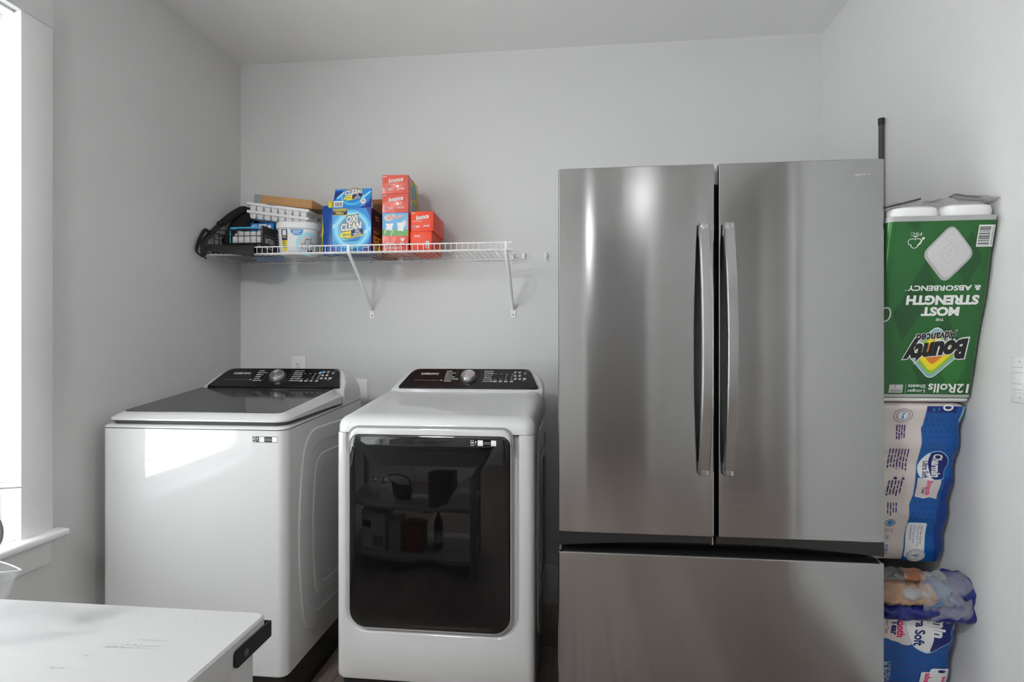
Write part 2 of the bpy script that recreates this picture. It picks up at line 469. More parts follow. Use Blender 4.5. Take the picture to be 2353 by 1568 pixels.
# bodies of the added lamps on the ceiling, all out of view
for (lx, ly), lb in zip(LAMPS, ('added round flush ceiling lamp for fill light, nearest the two windows', 'added faint ceiling lamp for a refrigerator streak, in front of the tall cased opening', 'added round flush ceiling lamp brightening the room beyond the opening', 'added round flush ceiling lamp brightening the side hall')):
    t = thing('added_ceiling_lamp', lb, 'lamp', (lx, ly, ZC))
    obj('base', lathe(B(), [(.175, -.03), (.185, -.02), (.185, 0)], 40), 'plastic', t)
    obj('diffuser', lathe(B(), [(.02, -.085), (.09, -.08), (.145, -.062), (.172, -.03)], 40), 'glow', t)

# wall plates
def outlet(name, label, x, z, wdt, hgt, kind):
    t = thing(name, label, 'outlet', (x, YB, z))
    obj('plate', bx(B(), -wdt/2, -.006, -hgt/2, wdt/2, 0, hgt/2, .0035, 2), 'plastic', t)
    p = Print(W=wdt, H=hgt)
    f = plane_map((-wdt/2, -.0062, -hgt/2), (1, 0, 0), (0, 0, 1))
    c = wdt/2
    if kind == 'duplex':
        obj('receptacle', bx(B(), -.017, -.0085, -.034, .017, -.005, .034, .002), 'plastic', t)
        f = plane_map((-wdt/2, -.0087, -hgt/2), (1, 0, 0), (0, 0, 1))
        for zz in (.075, .035):
            p.rect(c-.010, zz, c-.0045, zz+.002, 'p_black'); p.rect(c-.0065, zz-.004, c-.0045, zz+.006, 'p_black')
            p.rect(c+.006, zz-.003, c+.0078, zz+.005, 'p_black'); p.ell(c, zz-.011, .0025, .0025, 'p_black')
        p.rect(c-.014, hgt/2-.0005, c+.014, hgt/2+.0005, 'p_grey'); p.text('TEST', c-.012, hgt/2-.006, c+.004, hgt/2-.003, 'p_grey')
    else:
        obj('receptacle', lathe(B(), [(.027, 0), (.027, .004), (.025, .006)], 32), 'plastic', t, loc=(0, -.005, 0), rot=(PI/2, 0, 0))
        f = plane_map((-wdt/2, -.0115, -hgt/2), (1, 0, 0), (0, 0, 1))
        for dx in (-.010, .010): p.rect(c+dx-.001, hgt/2-.004, c+dx+.001, hgt/2+.006, 'p_black')
        p.ell(c, hgt/2-.012, .003, .003, 'p_black')
    p.build('slots', t, f)
    return t
outlet('wall_outlet', 'white single wall outlet on the back wall above the washing machine', -1.408, 1.148, .078, .118, 'duplex')
outlet('wall_outlet', 'white square wall outlet half hidden between washing machine and dryer', -1.100, 1.032, .118, .118, 'range')
t = thing('light_switch', 'white wall switch plate beside the green-wrapped paper towels', 'switch', (XR, 1.585, 1.176))
obj('plate', bx(B(), -.006, -.0575, -.06, 0, .0575, .06, .0035), 'plastic', t)
for k, dy in enumerate((.023, -.023)):
    r = obj('rocker', bx(B(), -.010, dy-.0165, -.033, -.005, dy+.0165, .033, .002), 'plastic', t)
    for zz in (.032, .018, -.011, -.026):
        p = Print(); p.rect(-.016, zz, .016, zz+.0011, 'p_grey'); p.build('groove', r, plane_map((-.0102, dy, 0), (0, -1, 0), (0, 0, 1)))
for sy_ in (-.023, .023):
    for sz_ in (.047, -.047):
        p = Print(); p.ell(sy_, sz_, .003, .003, 'p_dimwhite'); p.rect(sy_-.002, sz_-.0004, sy_+.002, sz_+.0004, 'p_grey', 2)
        p.build('screw', t, plane_map((-.0062, 0, 0), (0, -1, 0), (0, 0, 1)))
# dark pole in the gap
t = thing('pole', 'thin dark pole standing against the wall behind the refrigerator', 'pole', (XR-.014, 2.262, 0))
obj('shaft', tube(B(), [(0, 0, 0.0), (0, 0, 2.08), (0, 0, 2.105)], [.009, .009, .006], 12), 'darkgrey', t)
obj('end_cap', tube(B(), [(0, 0, 2.085), (0, 0, 2.11)], .0105, 12), 'black', t)

# ================================================================== laundry machines
PW = .30
CY0, CZ0, CY1, CZ1 = .495, 1.079, .600, 1.154   # console face, from its lower front edge to its top
FL = math.hypot(CY1-CY0, CZ1-CZ0)
FV = Vector((0, (CY1-CY0)/FL, (CZ1-CZ0)/FL))
def console(t, seam_back, mirrored_marks, D=.70, cs=.022):
    rings = []
    for z, hw, yb, r in ((seam_back-.012, .340, D, .012), (1.045, .336, D-.002, .02), (CZ0-.004, .326, D-.008, .03), (1.105, .311, D-.016, .034), (1.130, .294, D-.030, .036), (1.146, .278, D-.046, .036), (1.1545, .264, D-.066, .034), (1.156, .250, D-.076, .03)):
        yf = CY0+max(0, (z-CZ0))*(CY1-CY0)/(CZ1-CZ0)
        c_ = cs*min(1, max(0, (z-1.03)/.06))
        rings.append([(x+c_, y, z) for x, y in rr(-hw, yf, hw, yb, (.006, .006, r, r), 6)])
    obj('console', loft(B(), rings), 'white', t, sharp=40)
    # black panel
    b = B(); out = []
    base = [(-PW+cs, .0, .004), (PW+cs, .0, .010), (PW-.042+cs, FL-.003, .030), (-PW+.042+cs, FL-.003, .040)]
    pts = []
    for i in range(4):
        p, c, q = base[i-1], base[i], base[(i+1) % 4]; r = c[2]
        dp = Vector((p[0]-c[0], p[1]-c[1])).normalized()*r; dq = Vector((q[0]-c[0], q[1]-c[1])).normalized()*r
        for k in range(7):
            s = k/6; pts.append(((1-s)**2*(c[0]+dp.x)+2*s*(1-s)*c[0]+s*s*(c[0]+dq.x), (1-s)**2*(c[1]+dp.y)+2*s*(1-s)*c[1]+s*s*(c[1]+dq.y)))
    O = Vector((0, CY0, CZ0)); N = Vector((0, -FV.z, FV.y))
    f = lambda u, v, h: O+Vector((u, 0, 0))+FV*v+N*h
    loft(b, [[f(u, v, -.001) for u, v in pts], [f(u, v, .006) for u, v in pts], [f(u*.9975+cs*.0025, v*.985+.001, .008) for u, v in pts]], False, True)
    pn = obj('control_panel', b, 'panel', t, sharp=50)
    # dial
    dx, dv = .018, .066
    q = Vector(f(dx, dv, .008))
    ang = math.atan2(FV.z, FV.y)
    obj('dial_ring', lathe(B(), [(.038, 0), (.038, .003), (.036, .0045), (.031, .0045)], 40), 'darkgrey', pn, loc=q, rot=(ang, 0, 0))
    b = lathe(B(), [(.0305, .002), (.0305, .017), (.0290, .0195)], 48)
    obj('dial', b, 'knob', pn, loc=q, rot=(ang, 0, 0))
    # lettering
    p = Print()
    p.text('SAMSUNG', -.196, .082, -.118, .096, 'p_lgrey', 2, bold=.02)
    p.build('brand_lettering', pn, lambda u, v, h: f(u, v, .008+h)); p = Print()
    p.text('WATER-JET  CLEANER  TECHNOLOGY' if not mirrored_marks else 'SENSOR  PERFORMANCE  TECHNOLOGY', -.215, .042, -.105, .0465, 'p_grey', 2)
    p.rrect(-.102, .041, -.094, .048, .001, 'p_grey', 2)
    pm = lambda u, v, h: f(u, v, .008+h)
    p.build('tagline', pn, pm); p = Print(); p2 = Print()
    L = ['NORMAL', 'HEAVY DUTY', 'BEDDING', 'WHITES', 'COLORS', 'DELICATES'] if not mirrored_marks else ['NORMAL', 'HEAVY DUTY', 'BEDDING', 'PERM PRESS', 'STEAM SANITIZE', 'REFRESH']
    R = ['QUICK WASH', 'DEEP WASH', 'ACTIVEWEAR', 'RINSE+SPIN', 'SELF CLEAN', 'DOWNLOADED'] if not mirrored_marks else ['DELICATES', 'ACTIVEWEAR', 'QUICK DRY', 'TIME DRY', 'AIR FLUFF', 'DOWNLOADED']
    for k in range(6):
        v = .104-k*.0135
        dd = .008*abs(k-2.5)/2.5
        p.text(L[k], dx-.105+dd*.2, v, dx-.105+dd*.2+.0048*len(L[k])*.9, v+.0065, 'p_white', 2, bold=.015)
        p.rect(dx-.062-.002, v+.003, dx-.049, v+.0036, 'p_grey', 2)
        p2.text(R[k], dx+.066-dd*.2, v, dx+.066-dd*.2+.0048*len(R[k])*.9, v+.0065, 'p_white', 2, bold=.015)
        p2.rect(dx+.048, v+.003, dx+.063, v+.0036, 'p_grey', 2)
    p.build('cycle_names', pn, pm); p2.build('cycle_names', pn, pm); p = Print()
    x0 = .128
    for k in range(4):
        xx = x0+k*.024
        for v, sl in ((.088, -1), (.052, 1)): p.rect(xx+.002, v, xx+.012, v+.0028, 'p_grey', 2)
        p.lines(xx, .032, xx+.017, .044, 2, 'p_lgrey', 2, .6, seed=k+5)
        if k > 1: p.poly([(xx+.002, .058), (xx+.004, .058), (xx+.009, .084), (xx+.007, .084)], 'p_lgrey' if not mirrored_marks else 'p_grey', 2)
    for k in range(3):
        for r in range(3):
            xx = .212+k*.02+(2-r)*.002; v = .048+r*.022
            if k == 2: continue
            p.lines(xx, v, xx+.013, v+.014, 2, 'p_lgrey', 2, .6, seed=k*7+r)
    p.ring(.262, .094, .0055, .0075, .0015, 'p_white', 2)
    p.poly([(.255, .052), (.255, .064), (.2615, .058)], 'p_white', 2); p.rect(.262, .052, .264, .064, 'p_white', 2); p.rect(.2655, .052, .2675, .064, 'p_white', 2)
    p.lines(.250, .043, .272, .048, 1, 'p_grey', 2, .6)
    p.text('Smart Care', .262, .108, .284, .113, 'p_grey', 2)
    if not mirrored_marks:
        p.poly([(.196, .088), (.199, .088), (.203, .102), (.200, .102)], 'ledblue', 2); p.rect(.2, .099, .21, .102, 'ledblue', 2); p.rect(.204, .088, .207, .095, 'ledblue', 2)
        p.rect(.176, .086, .186, .096, 'red', 2)
    p.build('button_marks', pn, pm)
    return pn
def sticker(t, x0, z0, w, h, fm, dark):
    p = Print()
    p.rect(0, 0, w, h, 'p_black' if dark else 'blackgloss', 1)
    e = h*.08
    for a, bb in ((.01, .135), ):
        p.rect(w*a, e, w*bb, h-e, 'p_lgrey', 2); p.rect(w*a+e*.7, e*1.7, w*bb-e*.7, h-e*1.7, 'p_black', 3)
        p.ell(w*.072, h*.56, h*.13, h*.13, 'p_white', 4); p.rect(w*.045, h*.2, w*.1, h*.27, 'p_grey', 4)
    p.poly([(w*.205, h*.38), (w*.235, h*.68), (w*.175, h*.68)], 'p_lgrey', 3); p.rect(w*.165, h*.25, w*.245, h*.31, 'p_grey', 3); p.rect(w*.17, h*.74, w*.24, h*.79, 'p_lgrey', 3)
    p.rect(w*.28, e, w*.48, h-e, 'p_white', 2); p.lines(w*.30, h*.16, w*.46, h*.3, 1, 'p_grey', 3, .4)
    for k in range(4):
        p.ring(w*(.545+k*.062), h*.48, w*.033, h*.2, w*.011, 'p_grey', 3, 14)
    p.rect(w*.79, e, w*.985, h-e, 'p_white', 2); p.lines(w*.81, h*.16, w*.965, h*.3, 1, 'p_grey', 3, .4)
    p.build('sticker', t, fm)

# ---- washing machine
t = thing('washing_machine', 'white top-loading washing machine with a dark glass lid', 'washing machine', (-1.312, 1.835, 0))
bD = .70
obj('plinth', loft(B(), [[(x, y, z) for x, y in rr(-.331, .014, .331, bD-.01, .025)] for z in (0, .145)]), 'black', t)
seam = lambda y: .975+.079*min(y, .52)
b = B(); R0 = rr(-.343, 0, .343, bD, (.032, .032, .02, .02), 8)
R1 = rr(-.339, .004, .339, bD-.004, (.03, .03, .02, .02), 8)
def bottom(y, x): return .134
loft(b, [[(x, y, .140) for x, y in R1], [(x, y, .134) for x, y in R1], [(x, y, .139) for x, y in R0], [(x, y, seam(y)-.0015) for x, y in R0]])
obj('body', b, 'white', t)
def emboss(t, side=1):
    b = B(); rings = []
    y0, y1, z0, z1 = .085, .645, .20, .955
    for ins, xo in ((0, .3428), (.005, .3480), (.058, .3480), (.066, .3442), (.108, .3442), (.113, .3480), (.152, .3480), (.160, .3442)):
        pts = rr(y0+ins, z0+ins*.95, y1-ins*.8, z1-ins*.95, .09-ins*.25, 7)
        cy, cz, hz = (y0+y1)/2, (z0+z1)/2, (z1-z0)/2
        ring = []
        for y, z in pts:
            bow = .055*(1-((z-cz)/hz)**2)
            y = y+.055-bow if y < cy else y
            ring.append((side*xo, y, z))
        rings.append(ring)
    # extra points on the long edges so they bow
    rr2 = []
    for ring in rings:
        o = []
        for i, p in enumerate(ring):
            q = ring[(i+1) % len(ring)]; o.append(p)
            if i % 8 == 7:
                for k in range(1, 10):
                    s = k/10; y = p[1]+(q[1]-p[1])*s; z = p[2]+(q[2]-p[2])*s
                    cz = (z0+z1)/2; hz = (z1-z0)/2
                    if p[1] < (y0+y1)/2 and q[1] < (y0+y1)/2:
                        e0 = p[1]-(.055-.055*(1-((p[2]-cz)/hz)**2)); y = e0+.055-.055*(1-((z-cz)/hz)**2)
                    o.append((p[0], y, z))
        rr2.append(o)
    loft(b, rr2, False, True)
    return obj('side_panel', b, 'white', t, sharp=18)
emboss(t)
obj('seam_line', loft(B(), [[(x*.996, y*.992+.003, seam(y)-.004+dz) for x, y in R0] for dz in (0, .006)]), 'seam', t)
zc = lambda y: .986+.06*min(y, .52)
rA = rr(-.3395, .0035, .3395, bD-.004, (.03, .03, .02, .02), 8); rB = rr(-.330, .014, .330, bD-.01, (.03, .03, .02, .02), 8)
def lerp(a, c, k): return a+(c-a)*k
b = B(); loft(b, [[(x, y, seam(y)+.0015) for x, y in R0], [(x, y, seam(y)+.004) for x, y in R0], [(x, y, lerp(seam(y)+.004, zc(y), .55)) for x, y in rA], [(x, y, zc(y)) for x, y in rB]])
obj('top_cap', b, 'white', t)
zb = lambda y: .999+.037*min(y, .5)
zt = lambda y: 1.027+.1156*(y-.045)
l0 = rr(-.334, .012, .334, .488, (.045, .045, .006, .006), 8)
b = B(); loft(b, [[(x, y, zc(y)-.001) for x, y in rr(-.325, .02, .325, .488, (.04, .04, .005, .005), 8)], [(x, y, zb(y)+.001) for x, y in rr(-.331, .014, .331, .488, (.045, .045, .005, .005), 8)]])
ld = obj('lid_seal', b, 'darkgrey', t)
l1 = rr(-.336, .008, .336, .490, (.05, .05, .006, .006), 8); l2 = rr(-.331, .014, .331, .490, (.045, .045, .006, .006), 8); l3 = rr(-.302, .045, .302, .490, (.028, .028, .004, .004), 8)
def zl(y, k): return zb(y)+(zt(y)-zb(y))*k
b = B(); loft(b, [[(x, y, zb(y)) for x, y in l0], [(x, y, zb(y)+.002) for x, y in l1], [(x, y, zb(y)+.007+.05*(y if abs(x) > .3 else 0)) for x, y in l1],
                  [(x, y, lerp(zb(y)+.009, zt(y), .55)) for x, y in rr(-.322, .024, .322, .490, (.04, .04, .005, .005), 8)], [(x, y, zt(max(y, .045))) for x, y in l3]])
lid = obj('lid', b, 'white', t, sharp=38)
b = B(); loft(b, [[(x, y, zt(y)-.004) for x, y in l3], [(x, y, zt(y)+.0012) for x, y in rr(-.3005, .0465, .3005, .4895, (.027, .027, .004, .004), 8)]], False)
obj('lid_glass', b, 'lidglass', lid)
console(t, 1.016, False)
sticker(t, 0, 0, .0, 0, None, True) if False else None
fm0 = plane_map((.223, 0, .934), (1, 0, 0), (0, 0, 1))
sticker(t, 0, 0, .090, .020, fm0, True)

# ---- dryer
t = thing('clothes_dryer', 'white clothes dryer with a large black glass door, between washing machine and refrigerator', 'dryer', (-.471, 1.888, 0))
obj('plinth', loft(B(), [[(x, y, z) for x, y in rr(-.331, .014, .331, bD-.01, .025)] for z in (0, .13)]), 'black', t)
Rb = rr(-.343, .03, .343, bD, (.004, .004, .02, .02), 8)
b = B(); loft(b, [[(x, y, .114) for x, y in Rb], [(x, y, .9640) for x, y in Rb]])
obj('body', b, 'white', t)
def fring(x0, z0, x1, z1, r, y, n=8): return [(x, y, z) for x, z in rr(x0, z0, x1, z1, r, n)]
b = B(); pk = (-.308, .283, .291, .9639)
rad = (.075, .075, .004, .004)
loft(b, [fring(-.343, .114, .343, .9640, (.02, .02, .001, .001), .031), fring(-.343, .114, .343, .9640, (.02, .02, .001, .001), .026), fring(-.340, .116, .340, .9640, (.02, .02, .001, .001), .010), fring(-.334, .119, .334, .9640, (.02, .02, .001, .001), .003), fring(-.322, .126, .322, .9640, (.02, .02, .001, .001), 0),
         fring(pk[0]-.004, pk[1]-.004, pk[2]+.004, .9640, rad, 0), fring(pk[0], pk[1], pk[2], .9640, rad, .002), fring(pk[0]+.010, pk[1]+.010, pk[2]-.010, .9635, (.066, .066, .004, .004), .020)], False, True)
obj('front_panel', b, 'white', t, sharp=40)
emb = emboss(t)
top = lambda y: 1.019+.148*(min(y, .472)-.06)
b = B(); sl = lambda y, k: (min(y, .472)-.02)*.148*k
T0 = rr(-.343, .0, .343, bD, (.035, .035, .02, .02), 8)
def ins(d, f): return rr(-.343+d, f, .343-d, bD-d, (max(.035-d*.3, .01),)*2+(.02, .02), 8)
b = loft(B(), [[(x, y, .9655) for x, y in T0], [(x, y, .985+sl(y, .25)) for x, y in T0], [(x, y, 1.000+sl(y, .6)) for x, y in ins(.003, .004)], [(x, y, 1.010+sl(y, .85)) for x, y in ins(.012, .015)], [(x, y, 1.016+sl(y, 1)) for x, y in ins(.026, .032)],
              [(x, y, 1.0155+sl(y, 1)) for x, y in ins(.052, .075)], [(x, y, 1.0105+sl(y, 1)) for x, y in ins(.062, .09)]])
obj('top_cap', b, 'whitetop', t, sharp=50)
obj('seam_line', loft(B(), [[(x*.996, y*.99+.004, z) for x, y in T0] for z in (.962, .968)]), 'seam', t)
console(t, 1.016, True)
obj('door_shade_strip', loft(B(), [fring(-.3015, .90, .2715, .9895, (.004, .004, .04, .04), y) for y in (.004, -.0022)]), 'midgrey', t)  # grey strip in place of the shadow line between cap lip and door
d = obj('door', loft(B(), [fring(-.296, .294, .266, .983, (.062, .062, .035, .035), .019), fring(-.296, .294, .266, .983, (.062, .062, .035, .035), .0), fring(-.293, .297, .263, .981, (.060, .060, .034, .034), -.007), fring(-.286, .304, .256, .974, (.056, .056, .03, .03), -.010), fring(-.280, .31, .25, .958, (.05, .05, .03, .03), -.009)], True, True), 'white', t, sharp=50)
rings = []
for k, y in ((0, -.004), (.0, -.010), (.003, -.0125), (.02, -.0145), (.06, -.0175), (.13, -.0205), (.20, -.022), (.262, -.0225)):
    rings.append(fring(-.292+k, .303+k, .261-k, .961-k, (max(.058-k*.3, .004), max(.058-k*.3, .004), max(.032-k*.15, .004), max(.032-k*.15, .004)), y))
dg = obj('door_glass', loft(B(), rings, False, True), 'doorglass', d, sharp=60)
sticker(d, 0, 0, .088, .022, plane_map((.128, -.0152, .928), (1, 0, 0), (0, 0, 1)), False)

# ================================================================== refrigerator
FX, FY = .4066, 1.685
t = thing('refrigerator', 'tall stainless steel french door refrigerator with a bottom freezer drawer', 'refrigerator', (FX, FY, 0))
obj('cabinet', bx(B(), -.440, .10, .03, .440, .80, 1.755, .004), 'case', t)
for sx in (-1, 1): obj('hinge_cover', bx(B(), min(sx*.43, sx*.33), .03, 1.756, max(sx*.43, sx*.33), .20, 1.783, .006), 'case', t)
obj('toe_grille', bx(B(), -.43, .06, .0, .43, .14, .045, .003), 'black', t)
def doorprof(x0, x1, outer, th=.085):
    """top view outline of a door: nearly flat face with a soft roll-off at its outer edge"""
    pts = []; n = 24
    for i in range(n+1):
        x = x0+(x1-x0)*i/n
        pts.append(x)
    xs = sorted(set([x0+.0, x0+.0015, x0+.004, x1-.004, x1-.0015, x1]+[x0+(x1-x0)*i/n for i in range(1, n)]))
    front = []
    for x in xs:
        d = min(x-x0, x1-x); y = 0
        if d < .004: y += .004-math.sqrt(max(0, .004**2-(.004-d)**2))
        do = (x-x0) if outer < 0 else (x1-x)
        y += .0035*max(0, 1-do/.11)**2
        front.append((x, y))
    return front+[(x1, th), (x0, th)]
def fdoor(name, x0, x1, z0, z1, outer, label=None):
    P = doorprof(x0, x1, outer)
    cx = (x0+x1)/2
    def sh(d): return [(cx+(x-cx)*(1-d/((x1-x0)/2)), y+(d if y < .02 else 0)*.6) for x, y in P]
    b = loft(B(), [[(x, y, z0) for x, y in sh(.002)], [(x, y, z0+.002) for x, y in P], [(x, y, z1-.002) for x, y in P], [(x, y, z1) for x, y in sh(.002)]])
    return obj(name, b, 'steel', t, sharp=14, label=label)
G = .0035
ldr = fdoor('door', -.4525, -.0068, .716, 1.785, -1); rdr = fdoor('door', .0042, .4525, .716, 1.785, 1)
drw = fdoor('freezer_drawer', -.4525, .4525, .05, .657, 0)
def handle(par, xc):
    b = B(); z0, z1, n = .895, 1.612, 40; rings = []
    for i in range(n+1):
        s = i/n; z = z0+(z1-z0)*s; bow = .044*(1-(2*s-1)**2)
        e = min(1, min(s, 1-s)/.012); th = .016
        yf = -.024-bow; yb = yf+th
        hw = .0143
        rings.append([(xc-hw, yb, z), (xc-hw, yf+.004, z), (xc-hw+.003, yf, z), (xc+hw-.002, yf, z), (xc+hw, yf+.002, z), (xc+hw, yb, z)])
    loft(b, rings)
    hd = obj('handle', b, 'handle', par, sharp=30)
    for zc_ in (z0+.018, z1-.018): obj('standoff', bx(B(), xc-.011, -.028, zc_-.016, xc+.011, .004, zc_+.016, .003), 'handle', hd)
    return hd
handle(ldr, -.0395); handle(rdr, .0285)
p = Print(); p.text('SAMSUNG', .3735, 1.738, .4245, 1.7445, 'p_lgrey', 1, bold=.02)
p.build('logo', rdr, plane_map((0, .0008, 0), (1, 0, 0), (0, 0, 1)))
# black trims under the doors, arched below
for par, x0, x1 in ((ldr, -.4515, -.012), (rdr, .0, .4515)):
    b = B(); n = 18; rings = []
    for i in range(n+1):
        x = x0+(x1-x0)*i/n; zb_ = .676+.020*(1-(x/.4515)**2)
        rings.append([(x, .004, .7155), (x, .07, .7155), (x, .07, zb_), (x, .004, zb_)])
    loft(b, rings); obj('bottom_trim', b, 'black', par)
b = B(); n = 24; rings = []
for i in range(n+1):
    x = -.44+.88*i/n; y = .020+.05*(1-(x/.44)**4); 
    rings.append([(x, .002, .6572), (x, .1, .6572), (x, .1, .659), (x, y, .664), (x, y-.006, .6605), (x, .003, .659)])
loft(b, rings); obj('grip_recess', b, 'black', drw)
b = B(); bx(b, -.445, .08, .655, .445, .11, .72); obj('gasket', b, 'black', t)
b = B(); bx(b, -.012, .01, .69, -.008, .03, .712); obj('centre_pin', b, 'steeledge', ldr)
obj('mullion', bx(B(), -.03, .086, .72, .03, .10, 1.75), 'black', t)
S1 = [(-1.628, 2.755, 1.93), (-1.655, 2.72, 1.950), (-1.686, 2.68, 1.918), (-1.703, 2.60, 1.850), (-1.708, 2.52, 1.785), (-1.705, 2.468, 1.732), (-1.694, 2.455, 1.676)]
S2 = [(-1.706, 2.53, 1.784), (-1.708, 2.49, 1.800), (-1.709, 2.452, 1.756), (-1.707, 2.424, 1.702), (-1.698, 2.420, 1.681), (-1.676, 2.424, 1.664)]
TAIL = [(-1.69, 2.425, 1.676), (-1.676, 2.43, 1.668), (-1.666, 2.43, 1.656)]

# ================================================================== wire shelf
SZ = 1.688
t = thing('wire_shelf', 'white wire shelf on the back wall above the washing machine and dryer', 'shelf', (-1.0, 2.65, SZ))
ox, oy = -1.0, 2.65
L0, L1 = XL+.004-ox, -.272-ox
YFr, YBk = 2.497-oy, 2.790-oy
b = B()
n = 57
for i in range(n):
    x = -.290-ox-i*.0254
    if x < L0: break
    tube(b, [(x, YBk, .001), (x, YFr+.004, .001), (x, YFr-.002, .003), (x, YFr-.002, .028)], .0015, 6)
obj('deck_wires', b, 'wire', t)
obj('front_rail', tube(B(), [(L0, YFr, -.002), (L1, YFr, -.002)], .0031, 10), 'wire', t)
obj('lip_rail', tube(B(), [(L0, YFr-.001, .029), (L1, YFr-.001, .029)], .0031, 10), 'wire', t)
obj('middle_rail', tube(B(), [(L0, YFr+.028, -.0026), (L1+.004, YFr+.028, -.0026)], .002, 8), 'wire', t)
obj('back_rail', tube(B(), [(L0, YBk, -.003), (L1+.002, YBk, -.003)], .0031, 10), 'wire', t)
for bxx in (-1.018, -.298):
    b = B(); x = bxx-ox
    P0, P1 = (x, YFr-.002, .002), (x, 2.793-oy, -.250)
    tube(b, [P0, (x, YFr+.004, -.008), ((x), (YFr+2.793-oy)/2+.01, -.125), P1], .008, 10, flat=(.0085, .005), up=(0, 1, .2))
    br = obj('brace', b, 'wire', t)
    b = B(); loft(b, [[(x+px, y, -.268+pz) for px, pz in rr(-.012, -.022, .012, .022, .005, 4)] for y in (2.7995-oy, 2.7965-oy)])
    obj('foot_plate', b, 'wire', br)
    b = lathe(B(), [(.0042, 0), (.0036, .002), (.0, .0025)], 12); obj('screw', b, 'midgrey', br, loc=(x, 2.7965-oy, -.276), rot=(PI/2, 0, 0))
    b = B(); bx(b, x-.0055, YFr-.006, -.005, x+.0055, YFr+.003, .033, .0015); obj('hook', b, 'wire', br)
def clip(name, par, x, z, kind, loc=True):
    b = B()
    if kind == 0:
        bx(b, -.0065, -.014, -.012, .0065, 0, .014, .002); bx(b, -.005, -.018, -.004, .005, -.01, .004, .002)
    else:
        bx(b, -.0075, -.006, -.026, .0075, 0, -.006, .0015); bx(b, -.0075, -.006, .008, .0075, 0, .022, .0015); bx(b, -.0055, -.014, -.008, .0055, 0, .010, .0015)
        lathe(b, [(.003, 0), (.003, .0065)], 8, mi=1) if False else None
    o = obj(name, b, ['wire'], par, loc=(x, YB-oy if par else YB, z))
    if kind == 1:
        for zz in (-.016, .015): 
            s = obj('screw', lathe(B(), [(.0028, 0), (.0024, .001), (.0, .0012)], 10), 'darkgrey', o, loc=(0, -.006, zz), rot=(PI/2, 0, 0))
    return o
for x, k in ((-1.0254, 1), (-.8574, 0), (-.5762, 0), (-.2966, 1), (-1.30, 0), (-1.55, 0)): clip('wall_clip', t, x-ox, .008, k)
o = clip('wall_clip', None, -.2448, 1.699, 0); props(o, 'small white plastic clip left empty just past the end of the wire shelf', 'clip')
o = clip('wall_clip', None, -.1355, 1.697, 1); props(o, 'small white screwed-on clip on the wall between shelf end and refrigerator', 'clip')

# ================================================================== things on the shelf
DZ = SZ+.0032
def carton(name, label, cat, x, y, z, wd, dp, ht, rz, m, group=None, bev=.0015):
    t = thing(name, label, cat, (x, y, z), (0, 0, math.radians(rz)), group)
    obj('shell', bx(B(), 0, 0, 0, wd, dp, ht, bev, 2), m, t)
    return t
FM = lambda wd=0: plane_map((0, 0, 0), (1, 0, 0), (0, 0, 1))
SM = lambda wd: plane_map((wd, 0, 0), (0, 1, 0), (0, 0, 1))

def bounce_text(p, u0, v0, u1, v1, m='p_white', back='bouncedark', lay=3):
    p.text('bounce', u0+.001, v0-.001, u1+.001, v1-.001, back, lay, bold=.035, shear=.15, slant=.14)
    p.text('bounce', u0, v0, u1, v1, m, lay+1, bold=.03, shear=.15, slant=.14)
def small_front(p, wd, ht, wrapped):
    p.rect(.005, ht-.012, .011, ht-.005, 'p_white', 2); p.rect(.0065, ht-.0105, .0095, ht-.007, 'bounce', 3); p.lines(.013, ht-.010, .026, ht-.006, 1, 'p_white', 2, .5)
    bounce_text(p, wd*.24, ht*.56, wd*.80, ht*.80)
    p.lines(wd*.10, ht*.47, wd*.55, ht*.53, 2, 'p_white', 2, .3, seed=4)
    p.ell(wd*.16, ht*.22, .006, .006, 'p_white', 2); p.ell(wd*.16, ht*.22, .0048, .0048, 'navy', 3); p.rect(wd*.16-.003, ht*.22-.001, wd*.16+.003, ht*.22+.001, 'p_white', 4)
    p.lines(wd*.24, ht*.16, wd*.42, ht*.28, 3, 'p_white', 2, .45, seed=2); p.lines(wd*.58, ht*.20, wd*.90, ht*.30, 2, 'p_white', 2, .45, seed=9)
    p.poly([(wd*.545, ht*.22), (wd*.56, ht*.28), (wd*.575, ht*.22)], 'p_white', 2)
def painted_wrinkles(p, wd, ht, n, seed):  # wrap glints and crease shade put into the print as pale and dark slivers
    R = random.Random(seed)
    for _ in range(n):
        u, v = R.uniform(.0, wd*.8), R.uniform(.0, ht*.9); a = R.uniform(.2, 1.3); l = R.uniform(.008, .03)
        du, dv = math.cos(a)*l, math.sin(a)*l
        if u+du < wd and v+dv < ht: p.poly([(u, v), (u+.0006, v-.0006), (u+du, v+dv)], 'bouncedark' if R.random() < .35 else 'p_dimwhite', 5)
BW, BD = .120, .20
